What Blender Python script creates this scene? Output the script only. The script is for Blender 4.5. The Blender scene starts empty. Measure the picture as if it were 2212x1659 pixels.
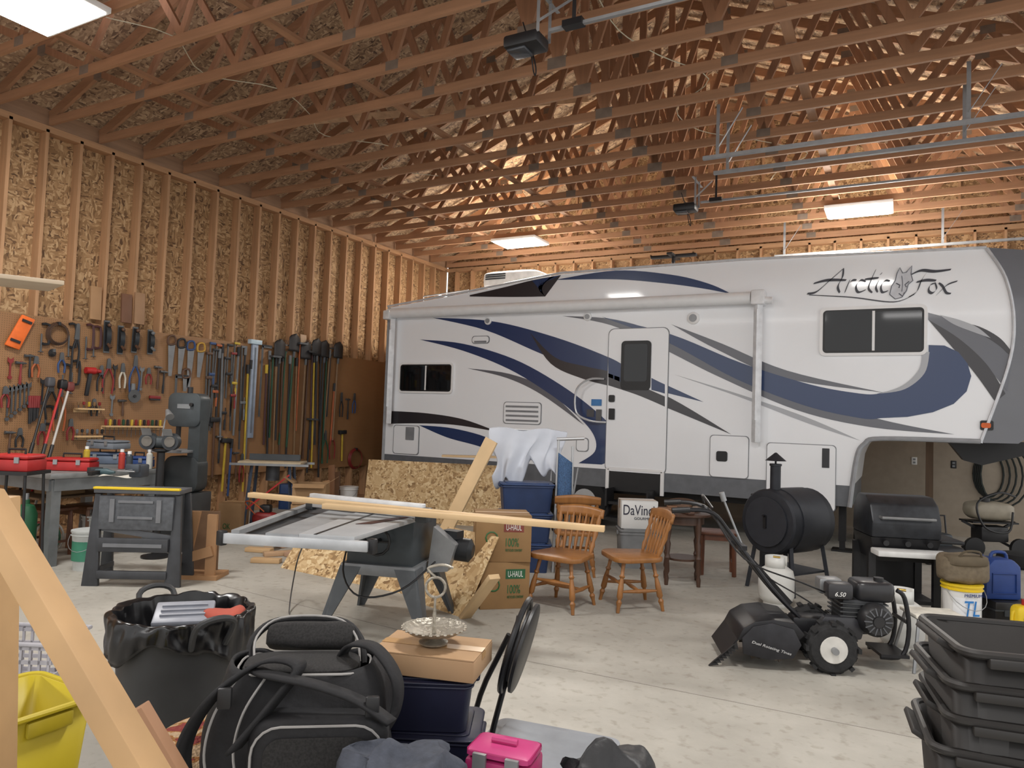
import bpy,bmesh,math,random
from mathutils import Vector as V, Matrix as M, Euler, noise
R=random.Random(7); PI=math.pi; rad=math.radians
S=bpy.context.scene; C=S.collection
F=1562.; H=1.6
DX=V((.8794,.0088,-.4760)).normalized(); DY=V((.4746,.0579,.8783)); DY=(DY-DX*DY.dot(DX)).normalized(); DZ=DX.cross(DY)
def ray(u,v): d=V((u-1106,v-829,F)); return V((d.dot(DX),d.dot(DY),d.dot(DZ)))
def gp(u,v,z=0): r=ray(u,v); t=(z-H)/r.z; return V((r.x*t,r.y*t,z))
def xp(u,v,x): r=ray(u,v); t=x/r.x; return V((x,r.y*t,H+r.z*t))
def yp(u,v,y): r=ray(u,v); t=y/r.y; return V((r.x*t,y,H+r.z*t))
def dp(u,v,d): r=ray(u,v)*(d/F); return V((r.x,r.y,r.z+H))
A=rad(28.4)
cd=bpy.data.cameras.new('camera'); cam=bpy.data.objects.new('camera',cd); C.objects.link(cam); S.camera=cam
cd.sensor_width=36; cd.lens=F/2212*36; cd.clip_start=.05
mw=M(((DX.x,-DX.y,-DX.z),(DY.x,-DY.y,-DY.z),(DZ.x,-DZ.y,-DZ.z))).to_4x4(); mw.translation=(0,0,H); cam.matrix_world=mw
# ---------- materials
def lin(c): return tuple(((x/255)/12.92 if x<=10 else ((x/255+.055)/1.055)**2.4) for x in c)+(1,)
_mc={}
def m(c,r=.6,me=0,var=.12,bump=0,sc=9,em=0,axis=None,coat=0):
    k=(c,r,me,var,bump,sc,em,axis,coat)
    if k in _mc: return _mc[k]
    t=bpy.data.materials.new('surface'); t.use_nodes=True; N=t.node_tree.nodes; L=t.node_tree.links; p=N['Principled BSDF']
    p.inputs['Roughness'].default_value=r; p.inputs['Metallic'].default_value=me
    if coat: p.inputs['Coat Weight'].default_value=coat; p.inputs['Coat Roughness'].default_value=.06
    b=lin(c)
    tc=N.new('ShaderNodeTexCoord'); mp=N.new('ShaderNodeMapping'); nz=N.new('ShaderNodeTexNoise'); L.new(tc.outputs['Object'],mp.inputs[0]); L.new(mp.outputs[0],nz.inputs[0])
    nz.inputs['Scale'].default_value=sc; nz.inputs['Detail'].default_value=5
    if axis is not None:
        s=[9,9,9]; s[axis]=.7; mp.inputs['Scale'].default_value=s; nz.inputs['Distortion'].default_value=.4
    cr=N.new('ShaderNodeValToRGB'); L.new(nz.outputs[0],cr.inputs[0])
    cr.color_ramp.elements[0].position=.3; cr.color_ramp.elements[1].position=.7
    cr.color_ramp.elements[0].color=tuple(x*(1-var) for x in b[:3])+(1,); cr.color_ramp.elements[1].color=tuple(min(1,x*(1+var)) for x in b[:3])+(1,)
    L.new(cr.outputs[0],p.inputs['Base Color'])
    if bump:
        bp=N.new('ShaderNodeBump'); bp.inputs['Strength'].default_value=bump; bp.inputs['Distance'].default_value=.01; L.new(nz.outputs[0],bp.inputs['Height']); L.new(bp.outputs[0],p.inputs['Normal'])
    if em: p.inputs['Emission Color'].default_value=b; p.inputs['Emission Strength'].default_value=em
    _mc[k]=t; return t
def osb(c0,c1,c2,c3,rough=.75,k=1.5):
    t=bpy.data.materials.new('strand_board'); t.use_nodes=True; N=t.node_tree.nodes; L=t.node_tree.links; p=N['Principled BSDF']; p.inputs['Roughness'].default_value=rough
    tc=N.new('ShaderNodeTexCoord'); outs=[]
    dn=N.new('ShaderNodeTexNoise'); dn.inputs['Scale'].default_value=7; L.new(tc.outputs['Object'],dn.inputs[0])
    va=N.new('ShaderNodeMixRGB'); va.blend_type='ADD'; va.inputs[0].default_value=.09; L.new(tc.outputs['Object'],va.inputs[1]); L.new(dn.outputs['Color'],va.inputs[2])
    for rot,sc in (((.5,.5,.4),(26,9,34)),((-.4,.3,-.5),(9,30,9))):
        mp=N.new('ShaderNodeMapping'); mp.inputs['Rotation'].default_value=rot; mp.inputs['Scale'].default_value=sc; L.new(va.outputs[0],mp.inputs[0])
        vo=N.new('ShaderNodeTexVoronoi'); vo.inputs['Scale'].default_value=k; L.new(mp.outputs[0],vo.inputs['Vector']); outs.append(vo)
    nz=N.new('ShaderNodeTexNoise'); nz.inputs['Scale'].default_value=11; L.new(tc.outputs['Object'],nz.inputs[0])
    gt=N.new('ShaderNodeMath'); gt.operation='GREATER_THAN'; gt.inputs[1].default_value=.5; L.new(nz.outputs[0],gt.inputs[0])
    mx=N.new('ShaderNodeMixRGB'); L.new(gt.outputs[0],mx.inputs[0]); L.new(outs[0].outputs['Color'],mx.inputs[1]); L.new(outs[1].outputs['Color'],mx.inputs[2])
    sp=N.new('ShaderNodeSeparateColor'); L.new(mx.outputs[0],sp.inputs[0])
    cr=N.new('ShaderNodeValToRGB'); e=cr.color_ramp.elements; e[0].color=lin(c0); e[1].color=lin(c3); e[1].position=.95
    x=e.new(.2); x.color=lin(c1); x=e.new(.65); x.color=lin(c2); L.new(sp.outputs[0],cr.inputs[0]); L.new(cr.outputs[0],p.inputs['Base Color'])
    return t
OSBW=osb((92,66,44),(138,105,70),(166,131,92),(190,158,118)); OSBR=osb((96,74,60),(144,118,94),(172,144,114),(200,174,142)); OSBS=osb((124,94,60),(176,143,98),(200,170,126),(218,194,152))
def pegmat():
    t=bpy.data.materials.new('pegboard'); t.use_nodes=True; N=t.node_tree.nodes; L=t.node_tree.links; p=N['Principled BSDF']; p.inputs['Roughness'].default_value=.55
    tc=N.new('ShaderNodeTexCoord')
    def vm(op,a,b=None):
        n=N.new('ShaderNodeVectorMath'); n.operation=op; L.new(a,n.inputs[0])
        if b: n.inputs[1].default_value=b
        return n
    a=vm('MULTIPLY',tc.outputs['Object'],(0,39.4,39.4)); a=vm('FRACTION',a.outputs[0]); a=vm('SUBTRACT',a.outputs[0],(0,.5,.5)); a=vm('LENGTH',a.outputs[0])
    lt=N.new('ShaderNodeMath'); lt.operation='LESS_THAN'; lt.inputs[1].default_value=.13; L.new(a.outputs['Value'],lt.inputs[0])
    nz=N.new('ShaderNodeTexNoise'); nz.inputs['Scale'].default_value=1.3; L.new(tc.outputs['Object'],nz.inputs[0])
    c=N.new('ShaderNodeMixRGB'); L.new(nz.outputs[0],c.inputs[0]); c.inputs[1].default_value=lin((124,90,58)); c.inputs[2].default_value=lin((156,116,78))
    d=N.new('ShaderNodeMixRGB'); L.new(lt.outputs[0],d.inputs[0]); L.new(c.outputs[0],d.inputs[1]); d.inputs[2].default_value=lin((50,34,24)); L.new(d.outputs[0],p.inputs['Base Color']); return t
def concrete():
    t=bpy.data.materials.new('concrete'); t.use_nodes=True; N=t.node_tree.nodes; L=t.node_tree.links; p=N['Principled BSDF']; p.inputs['Roughness'].default_value=.62
    tc=N.new('ShaderNodeTexCoord'); a=N.new('ShaderNodeTexNoise'); a.inputs['Scale'].default_value=.9; a.inputs['Detail'].default_value=9; a.inputs['Roughness'].default_value=.65; L.new(tc.outputs['Object'],a.inputs[0])
    cr=N.new('ShaderNodeValToRGB'); e=cr.color_ramp.elements; e[0].position=.3; e[0].color=lin((150,146,137)); e[1].position=.7; e[1].color=lin((184,180,171)); L.new(a.outputs[0],cr.inputs[0])
    b=N.new('ShaderNodeTexNoise'); b.inputs['Scale'].default_value=14; b.inputs['Detail'].default_value=6; L.new(tc.outputs['Object'],b.inputs[0])
    c2=N.new('ShaderNodeValToRGB'); e=c2.color_ramp.elements; e[0].position=.28; e[0].color=(.6,.56,.5,1); e[1].position=.45; e[1].color=(1,1,1,1); L.new(b.outputs[0],c2.inputs[0])
    mx=N.new('ShaderNodeMixRGB'); mx.blend_type='MULTIPLY'; mx.inputs[0].default_value=.6; L.new(cr.outputs[0],mx.inputs[1]); L.new(c2.outputs[0],mx.inputs[2]); L.new(mx.outputs[0],p.inputs['Base Color'])
    bp=N.new('ShaderNodeBump'); bp.inputs['Strength'].default_value=.15; bp.inputs['Distance'].default_value=.01; L.new(b.outputs[0],bp.inputs['Height']); L.new(bp.outputs[0],p.inputs['Normal']); return t
def wd(c,axis=0,r=.6,var=.16): return m(c,r,0,var,0,2.2,0,axis)
BLK=m((26,26,28),.45); BLKM=m((34,34,36),.4,.3); DG=m((62,66,70),.5,.2); GRY=m((128,132,136),.5); ALU=m((188,190,192),.4,.5,.05); STL=m((146,148,150),.42,.6); GAL=m((150,152,154),.5,.5,.1); PLT=m((122,108,96),.65,.1,.15)
WHT=m((228,228,226),.4,0,.03); YEL=m((222,190,34),.45,0,.05); RED=m((168,34,34),.45); GRN=m((30,100,56),.5); ORG=m((214,98,34),.5); CARD=m((160,128,92),.8,0,.06); PINE=wd((204,170,124)); OAK=wd((146,98,52),2,.4); DWOOD=wd((72,50,38),2,.4)
# ---------- mesh builder
def sm(P,k=6,cyc=False):
    P=[V(p) for p in P]; n=len(P); out=[]
    rg=range(n if cyc else n-1)
    for i in rg:
        g=lambda j:P[j%n] if cyc else P[max(0,min(n-1,j))]
        a,b,c,d=g(i-1),g(i),g(i+1),g(i+2)
        for s in range(k):
            t=s/k; out.append(.5*((2*b)+(c-a)*t+(2*a-5*b+4*c-d)*t*t+(3*b-a-3*c+d)*t**3))
    if not cyc: out.append(P[-1].copy())
    return out
class B:
    def __init__(s): s.b=bmesh.new()
    def _bev(s,vs,bev,seg=2):
        if bev:
            es=list({e for v in vs for e in v.link_edges}); bmesh.ops.bevel(s.b,geom=es,offset=bev,segments=seg,affect='EDGES',profile=.5)
    def box(s,c,d,r=(0,0,0),bev=0):
        q=bmesh.ops.create_cube(s.b,size=1,matrix=M.LocRotScale(V(c),Euler(r),V(d))); s._bev(q['verts'],bev); return s
    def beam(s,p,q,a,b,ref=(0,0,1),bev=0):
        p=V(p);q=V(q);d=q-p;L=d.length;d.normalize();x=V(ref)-d*V(ref).dot(d)
        if x.length<1e-3: x=d.orthogonal()
        x.normalize(); y=d.cross(x); mt=M((x*a,y*b,d*L)).transposed().to_4x4(); mt.translation=(p+q)/2
        w=bmesh.ops.create_cube(s.b,size=1,matrix=mt); s._bev(w['verts'],bev); return s
    def rod(s,p,q,pr,n=12,cap=True,sc=(1,1)):
        if not isinstance(pr,(list,tuple)): pr=[(0,pr),(1,pr)]
        p=V(p);q=V(q);d=q-p;z=d.normalized();x=V((1,0,0)) if abs(z.z)>.99 else V((0,0,1)).cross(z).normalized(); y=z.cross(x)
        rs=[]
        for t,r in pr: rs.append([s.b.verts.new(p+d*t+(x*math.cos(2*PI*i/n)*sc[0]+y*math.sin(2*PI*i/n)*sc[1])*max(r,1e-4)) for i in range(n)])
        for a,c in zip(rs,rs[1:]):
            for i in range(n): s.b.faces.new((a[i],a[(i+1)%n],c[(i+1)%n],c[i]))
        if cap: s.b.faces.new(rs[0][::-1]); s.b.faces.new(rs[-1])
        return s
    def lathe(s,prof,c=(0,0,0),n=28,cap=True): return s.rod(c,V(c)+V((0,0,1)),[(z,r) for r,z in prof],n,cap)
    def tube(s,P,r,n=8,cyc=False,k=0):
        if k: P=sm(P,k,cyc)
        P=[V(p) for p in P]; N_=len(P); rs=[]; x=None
        for i,p in enumerate(P):
            a=P[(i-1)%N_] if (cyc or i) else P[0]; c=P[(i+1)%N_] if (cyc or i<N_-1) else P[-1]
            d=(c-a).normalized()
            if x is None: x=d.orthogonal().normalized()
            x=(x-d*x.dot(d)).normalized(); y=d.cross(x)
            rs.append([s.b.verts.new(p+(x*math.cos(2*PI*j/n)+y*math.sin(2*PI*j/n))*r) for j in range(n)])
        for i in range(N_ if cyc else N_-1):
            a=rs[i];c=rs[(i+1)%N_]
            for j in range(n): s.b.faces.new((a[j],a[(j+1)%n],c[(j+1)%n],c[j]))
        if not cyc: s.b.faces.new(rs[0][::-1]); s.b.faces.new(rs[-1])
        return s
    def prism(s,P,vec,bev=0):
        vs=[s.b.verts.new(V(p)) for p in P]; f=s.b.faces.new(vs); g=bmesh.ops.extrude_face_region(s.b,geom=[f]); nv=[e for e in g['geom'] if isinstance(e,bmesh.types.BMVert)]
        bmesh.ops.translate(s.b,verts=nv,vec=V(vec)); s._bev(vs+nv,bev); return s
    def grid(s,fn,nu,nv,cu=False):
        g=[[s.b.verts.new(V(fn(i/nu,j/nv))) for j in range(nv+1)] for i in range(nu+(0 if cu else 1))]
        n=len(g)
        for i in range(nu):
            for j in range(nv): s.b.faces.new((g[i][j],g[(i+1)%n][j],g[(i+1)%n][j+1],g[i][j+1]))
        return s
    def sq(s,c,d,e=.4,n=20,r=(0,0,0),wob=0,fr=9):
        f=lambda w:math.copysign(abs(w)**e,w); mt=Euler(r).to_matrix(); c=V(c); rs=[]
        for j in range(n//2+1):
            ph=-PI/2+PI*j/(n//2)
            ring=[]
            for i in range(n):
                th=2*PI*i/n; p=V((f(math.cos(ph))*f(math.cos(th))*d[0]/2,f(math.cos(ph))*f(math.sin(th))*d[1]/2,f(math.sin(ph))*d[2]/2))
                if wob: p+=noise.noise_vector((p+c)*fr)*wob
                ring.append(s.b.verts.new(c+mt@p))
            rs.append(ring)
        for a,b in zip(rs,rs[1:]):
            for i in range(n): s.b.faces.new((a[i],a[(i+1)%n],b[(i+1)%n],b[i]))
        return s
def tag(o,label,cat,group=None):
    o['label']=label; o['category']=cat
    if group: o['group']=group
    return o
def O(name,b,mt,par=None,loc=None,rz=0,struct=False,smooth=35,solid=0):
    bm=b.b; bmesh.ops.remove_doubles(bm,verts=bm.verts,dist=1e-5); bmesh.ops.recalc_face_normals(bm,faces=bm.faces)
    me=bpy.data.meshes.new(name); bm.to_mesh(me); bm.free(); me.materials.append(mt)
    for p in me.polygons: p.use_smooth=True
    me.set_sharp_from_angle(angle=rad(smooth))
    o=bpy.data.objects.new(name,me); C.objects.link(o)
    if par: o.parent=par
    if loc is not None: o.location=loc
    o.rotation_euler.z=rz
    if struct: o['kind']='structure'
    if solid: q=o.modifiers.new('solid','SOLIDIFY'); q.thickness=solid
    return o
def T(name,label,cat,loc=(0,0,0),rz=0,group=None,rot=None):
    o=bpy.data.objects.new(name,None); C.objects.link(o); o.location=loc; o.rotation_euler=rot if rot else (0,0,rz); o.empty_display_size=.1
    return tag(o,label,cat,group)
def dup(r0,loc,rz,label,group=None):
    r=r0.copy(); C.objects.link(r); r.location=loc; r.rotation_euler.z=rz; r['label']=label
    if group: r['group']=group
    for ch in list(r0.children):
        c=ch.copy(); C.objects.link(c); c.parent=r
        for g in ch.children: d=g.copy(); C.objects.link(d); d.parent=c
    return r
def txt(s,par,mt,p,w,h,rot=(PI/2,0,0),shear=0,name='lettering',bold=0):
    cu=bpy.data.curves.new('t','FONT'); cu.body=s; cu.shear=shear; cu.extrude=.01; cu.offset=bold; cu.resolution_u=4
    o=bpy.data.objects.new('t',cu); C.objects.link(o); bpy.context.view_layer.update()
    me=bpy.data.meshes.new_from_object(o.evaluated_get(bpy.context.evaluated_depsgraph_get())); bpy.data.objects.remove(o)
    xs=[v.co.x for v in me.vertices]; ys=[v.co.y for v in me.vertices]; x0,x1,y0,y1=min(xs),max(xs),min(ys),max(ys)
    for v in me.vertices: v.co=V(((v.co.x-x0)/(x1-x0)*w,(v.co.y-y0)/(y1-y0)*h,v.co.z*.15))
    me.transform(M.Translation(V(p))@Euler(rot).to_matrix().to_4x4()); me.materials.clear(); me.materials.append(mt); me.name=name
    o=bpy.data.objects.new(name,me); C.objects.link(o); o.parent=par; return o
def rp(w,d,r,z=0,k=5,cx=0,cy=0):
    P=[]
    for sx,sy,a0 in ((1,1,0),(-1,1,PI/2),(-1,-1,PI),(1,-1,3*PI/2)):
        for i in range(k+1): a=a0+PI/2*i/k; P.append(V((cx+sx*(w/2-r)+r*math.cos(a),cy+sy*(d/2-r)+r*math.sin(a),z)))
    return P
def rp2(w,d,r,z=0,k=5,cx=0,cy=0):   # true rounded rectangle
    P=[]
    for sx,sy,a0 in ((1,1,0),(-1,1,PI/2),(-1,-1,PI),(1,-1,3*PI/2)):
        for i in range(k+1): a=a0+PI/2*i/k; P.append(V((cx+sx*(w/2-r)+r*math.cos(a),cy+sy*(d/2-r)+r*math.sin(a),z)))
    return P
# ---------- room
XW=-8.98; XR=3.2; YB=13.4; HT=4.88; XM=(XW+XR)/2; PT=.4167; TH=.14; Y0=-2.4
fj=O('floor',B().box(((XW+XR)/2,(Y0+YB)/2,-.06),(XR-XW+.6,YB-Y0+.6,.12)),concrete(),struct=True)
JT=m((142,137,129),.9)
for p,q in ((gp(1090,1418),gp(2212,1640)),(gp(470,1262),gp(1100,1420))):
    O('floor_joint',B().beam(p+V((0,0,.0005)),q+V((0,0,.0005)),.002,.006),JT,fj)
wl=O('wall_left',B().box((XW-TH-.01,(Y0+YB)/2,HT/2+.17),(.02,YB-Y0+.3,HT+.34)),OSBW,struct=True)
STUD=wd((174,134,98),2,.65,.14)
y=YB-.1
while y>1.2:
    O('stud',B().box((XW-TH/2,y,HT/2+.0),(TH,.038,HT-.09)),STUD,wl); y-=.4065
STY=wd((174,134,98),1,.65,.12); STX=wd((174,134,98),0,.65,.14)
O('top_plate',B().box((XW-TH/2,(Y0+YB)/2,HT-.04),(TH,YB-Y0,.076)),STY,wl); O('bottom_plate',B().box((XW-TH/2,(Y0+YB)/2,.02),(TH,YB-Y0,.038)),STY,wl); O('eave_block',B().box((XW-TH/2,(Y0+YB)/2,HT+.1),(.04,YB-Y0,.22)),wd((160,128,102),1),wl)
zr=lambda x:HT+.2+PT*((x-XW) if x<XM else (XR-x))
wb=O('wall_back',B().prism([(XW-.1,YB+.14,0),(XR,YB+.14,0),(XR,YB+.14,zr(XR)),(XM,YB+.14,zr(XM)),(XW-.1,YB+.14,zr(XW))],(0,.03,0)),OSBW,struct=True)
x=XW+.2
while x<XR: O('stud',B().box((x,YB+.07,HT/2),(.038,.14,HT-.09)),STUD,wb); x+=.4065
for z in (HT-.04,3.9): O('plate',B().box(((XW+XR)/2,YB+.07,z),(XR-XW,.14,.08)),STX,wb)
x=XW+.6
while x<XR: O('gable_stud',B().box((x,YB+.11,(HT+zr(x))/2),(.038,.06,zr(x)-HT-.05)),STUD,wb); x+=.61
O('wall_panel',B().box((-2,YB-.012,.8),(10,.02,1.6)),m((156,144,128),.7,0,.06),wb)
O('ceiling',B().prism([(XW-.2,Y0,zr(XW)-.05),(XM,Y0,zr(XM)),(XR+.2,Y0,zr(XR)-.05),(XR+.2,Y0,zr(XR)),(XM,Y0,zr(XM)+.05),(XW-.2,Y0,zr(XW))],(0,YB-Y0+.3,0)),OSBR,struct=True)
pb=O('pegboard',B().box((XW+.005,6.9,1.6),(.008,9.6,2.0)),pegmat()); tag(pb,'brown perforated hardboard covering the lower left wall behind the hung tools','pegboard')
# ---------- trusses
TCH=wd((160,120,90),0,.6,.15); TW=wd((152,112,84),2,.6,.15)
def truss(y=0):
    t=T('roof_truss','sawn timber roof truss with webs and metal plates, one of the identical row overhead','roof truss',(0,y,0),0,'roof trusses')
    O('bottom_chord',B().box((XM,0,HT+.055),(XR-XW,.038,.095)),TCH,t)
    zt=lambda x:zr(x)-.12
    for xe in (XW,XR): O('top_chord',B().beam((xe,0,zt(xe)+.03),(XM,0,zt(XM)),.038,.12,(0,1,0)),TCH,t)
    h=XM-XW
    for s in (1,-1):
        fx=lambda f:(XW+h*f) if s>0 else (XR-h*f)
        bn=[.28,.52,.76,1.]; tn=[.15,.4,.64,.88]
        W=[(tn[0],bn[0]),(tn[1],bn[0]),(tn[1],bn[1]),(tn[2],bn[1]),(tn[2],bn[2]),(tn[3],bn[2]),(tn[3],bn[3])]
        for a,c in W: O('web',B().beam((fx(a),0,zt(fx(a))),(fx(c),0,HT+.1),.036,.075,(0,1,0)),TW,t)
        for f in bn:
            if (f<1 or s>0) and f!=.52: O('gusset_plate',B().box((fx(f),0,HT+.065),(.15 if f<1 else .19,.041,.09 if f<1 else .11)),PLT,t)
        for f in tn: O('gusset_plate',B().box((fx(f),0,zt(fx(f))-.02),(.14,.042,.09)),PLT,t)
    O('king_post',B().beam((XM,0,zt(XM)),(XM,0,HT+.1),.036,.085,(0,1,0)),TW,t)
    return t
t0=truss(13.32)
for i in range(1,23): dup(t0,(0,13.32-.6096*i,0),0,t0['label'],'roof trusses')
for x,z,l in ((-6.95,5.01,'long lateral brace board lying across the trusses nearest the left wall'),(-4.95,5.01,'long lateral brace board lying across the trusses between wall and ridge'),(-.9,5.01,'long lateral brace board lying across the trusses right of the ridge line')):
    o=O('lateral_brace',B().beam((0,-2,0),(0,YB-Y0-2.6,0),.085,.036,(1,0,0)),wd((156,118,90),1),None,(x,0.2,z)); tag(o,l,'brace board')
for i,(p,q,l) in enumerate((((-6.9,6.2,5.1),(-4.2,9.8,6.4),'pale diagonal brace board rising through the left truss webs'),((-2.6,4.5,5.2),(-.6,8.5,6.3),'pale diagonal brace board right of the ridge, rising away'),((-5.6,2.6,5.15),(-3.5,6.2,6.6),'diagonal brace board between the near trusses'),((-.2,9.6,5.1),(-2.4,12.6,6.6),'pale diagonal brace board above the farther door opener'))):
    tag(O('diagonal_brace',B().beam(V((0,0,0)),V(q)-V(p),.085,.036),wd((192,158,124),1),None,p),l,'brace board')
for p,lab in (((-6.3,2.4,5.02),'thin white cable stapled over the near left trusses'),((-2.2,4.6,5.02),'thin white cable draped across the trusses by the nearer opener')):
    P=[V((0,0,0))]+[V((R.uniform(-.05,.3)*k*.5,.61*k,.0+.03*(k%2))) for k in range(1,11)]
    tag(O('electric_cable',B().tube(P,.005,6,k=4),m((200,195,172),.5),None,p),lab,'cable')
# ---------- lights
def lamp_or_fill(x,y,lab):
    t=T('ceiling_light',lab,'ceiling light',(x,y,HT-.06),0)
    O('housing',B().box((0,0,.03),(.9,.62,.05),bev=.006),WHT,t); O('diffuser',B().box((0,0,-.0),(.84,.56,.012)),m((255,252,246),.5,0,0,0,1,14),t)
    for sx in (-.35,.35): O('hook',B().rod((sx,0,.05),(sx,0,.16),.004,6),STL,t)
def al(x,y,z,sx,sy,pw,col,up=False):
    l=bpy.data.lights.new('lamp_or_fill','AREA'); l.shape='RECTANGLE'; l.size=sx; l.size_y=sy; l.energy=pw; l.color=col
    o=bpy.data.objects.new('lamp_or_fill',l); C.objects.link(o); o.location=(x,y,z)
    if up: o.rotation_euler.x=PI
for x,y,lab in ((-6.25,3.2,'bright flat panel light at the upper left, near the left wall'),(-.6,3.2,'flat panel light over the open floor in front of the ridge'),(-6.25,11.65,'bright panel light over the rear of the trailer'),(-.6,11.65,'bright panel light over the nose end of the trailer')):
    lamp_or_fill(x,y,lab); al(x,y,HT-.08,.84,.56,(130 if x<-2 else 112) if y<8 else 165,(1,.985,.96) if y<8 else (1,.95,.87)); al(x,y,HT+.12,.8,.5,42 if y>8 else 26,(1,.82,.6) if y>8 else (.92,.88,1),True)  # the upward lights are added fill that brightens and tints the roof
al(-4,-1.8,HT-.1,4,.8,90,(1,.98,.96)); al(1,-1.8,HT-.1,3,.8,50,(1,.98,.96))  # added unseen fills behind the camera, no fixtures, soften the frontal light
w=bpy.data.worlds.new('World'); S.world=w; w.use_nodes=True; w.node_tree.nodes['Background'].inputs[0].default_value=(1,.985,.97,1); w.node_tree.nodes['Background'].inputs[1].default_value=1.15
S.view_settings.view_transform='Standard'; S.view_settings.exposure=.12
# ---------- garage rails and openers
def track(y,lab):
    t=T('garage_door_track',lab,'door track',(-1.9,y,4.42)); L=XR+1.9-.05
    O('rail',B().box((L/2,0,0),(L,.045,.012)).box((L/2,.022,.015),(L,.004,.03)).box((L/2,-.022,.015),(L,.004,.03)),GAL,t)
    for x in (.15,2.4): O('hanger',B().box((x,0,.3),(.035,.004,.55)).box((x,.015,.3),(.004,.03,.55)).beam((x,0,.1),(x+.25,0,.5),.03,.004,(0,1,0)),GAL,t)
track(7.6,'galvanised overhead door track, the nearest of the three, hung under the trusses'); track(8.1,'galvanised overhead door track just behind the nearest one'); track(12.5,'pale overhead door track running just above the trailer roof')
def opener(y,lab):
    t=T('garage_door_opener',lab,'garage door opener',(-2.6,y,4.5))
    O('motor_housing',B().box((0,0,.0),(.3,.22,.1),bev=.025),BLK,t); O('lens',B().box((-.05,0,-.055),(.16,.16,.03),bev=.012),m((60,62,66),.2),t)
    O('rail',B().box((2.95,0,.06),(5.5,.03,.025)),GAL,t); O('bracket',B().box((.15,.1,.2),(.025,.004,.36)).box((.15,-.1,.2),(.025,.004,.36)).box((.15,0,.34),(.03,.5,.004)).beam((.15,-.1,.1),(.3,.2,.4),.02,.004),GAL,t)
    O('sprocket_bracket',B().box((.4,0,.07),(.16,.08,.05)).beam((.4,0,.08),(.4,0,.42),.03,.003),BLKM,t)
    O('cord',B().tube([(0,.1,-.04),(.02,.1,-.17),(.05,.08,-.22),(.03,.1,-.1),(-.1,.12,.26)],.006,6,k=4),BLK,t)
opener(4.83,'black door opener motor with dangling cord, nearer of the two overhead'); opener(9.53,'small dark door opener motor above the trailer, farther of the two overhead')
# ---------- TRAILER
YR=10.3
def rv(u,v,o=0): p=yp(u,v,YR); p.y-=o; return p
tr=T('fifth_wheel_trailer','long white fifth-wheel travel trailer with blue and grey swooping graphics','camper trailer',(-3.6,11.5,0))
def RO(name,b,mt,par=None,**k):
    bmesh.ops.translate(b.b,verts=b.b.verts,vec=V((3.6,-11.5,0))); return O(name,b,mt,par or tr,**k)
TWH=m((243,245,248),.32,0,.01,0,2,0,None,.3); W=2.42
zs=.88; xr0=rv(836,800).x
prof=[V((xr0,YR,zs)),V((xr0,YR,rv(838,664).z)),rv(1010,632),rv(1210,592),rv(1600,563),rv(2131,537)]+sm([rv(2131,537),rv(2172,600),rv(2190,690),rv(2178,790),rv(2120,952)],5)[1:]+sm([rv(1905,947),rv(1868,958),rv(1850,990)],4)
xf=rv(1842,1040).x; prof+=[V((xf,YR,zs))]
RO('body',B().prism(prof,(0,W,0)),TWH)
RO('front_cap',B().prism(sm([rv(2131,534),rv(2172,600),rv(2190,690),rv(2178,790),rv(2118,956)],5)+sm([rv(2200,958),rv(2275,900),rv(2310,790),rv(2305,660),rv(2280,575),rv(2225,540)],5),(0,W,0)),m((104,106,112),.3,0,.05,0,3,0,None,.4))
RO('cap_trim',B().tube([p-V((0,.012,0)) for p in sm([rv(2131,536),rv(2172,600),rv(2190,690),rv(2178,790),rv(2118,956)],6)],.02),m((190,192,196),.3,.3))
RO('lower_skirt',B().box(((xr0+xf)/2,YR+W/2,.745),(xf-xr0-.02,W-.02,.27)),m((104,107,112),.4))
RO('roof_trim',B().tube([p-V((0,.01,-.005)) for p in [rv(838,662),rv(1010,630),rv(1210,590),rv(1600,561),rv(2131,535)]],.018),m((200,202,206),.35))
RO('rear_trim',B().beam((xr0,YR-.01,.7),(xr0,YR-.01,rv(838,664).z),.05,.03),m((150,152,156),.4))
RO('arch_trim',B().tube([p-V((0,.01,0)) for p in sm([rv(2118,953),rv(1905,947),rv(1868,958),rv(1850,990),rv(1835,1095)],5)],.03),m((150,152,156),.4))
NV=m((30,54,98),.3,0,.0,0,3,0,None,.4); GS=m((98,100,108),.3,0,.0,0,3,0,None,.4); BS=m((44,41,46),.3,0,.0,0,3,0,None,.4); LS=m((172,174,179),.3,0,.0,0,3,0,None,.4)
def stripe(top,bot,mt,o=.004):
    a=sm([rv(*p,o) for p in top],6); c=sm([rv(*p,o) for p in bot],6); b=B(); n=len(a)
    b.grid(lambda i,j:(a[round(i*(n-1))].lerp(c[round(i*(n-1))],j)),n-1,1); RO('stripe',b,mt)
stripe([(1015,637),(1090,620),(1150,605),(1212,594)],[(1015,640),(1080,641),(1130,641),(1178,640)],BS)
stripe([(1150,606),(1180,600),(1200,596),(1212,594)],[(1178,640),(1166,628),(1165,615),(1190,604)],NV,.006)
stripe([(1205,603),(1330,584),(1450,593),(1530,612),(1582,635)],[(1205,604),(1330,603),(1440,612),(1520,623),(1582,635)],NV)
stripe([(935,686),(1060,693),(1180,722),(1300,765),(1420,822),(1520,868)],[(935,686),(1050,713),(1170,764),(1280,806),(1400,838),(1520,868)],NV)
stripe([(1145,718),(1200,772),(1270,792),(1330,807),(1450,860),(1580,938)],[(1145,718),(1190,785),(1260,818),(1340,840),(1440,880),(1580,938)],BS,.006)
stripe([(907,733),(1000,742),(1110,775),(1210,830),(1290,890),(1335,940),(1334,985),(1300,1003)],[(907,733),(1000,757),(1100,797),(1190,852),(1250,900),(1283,940),(1285,975),(1250,1000)],NV,.005)
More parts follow.
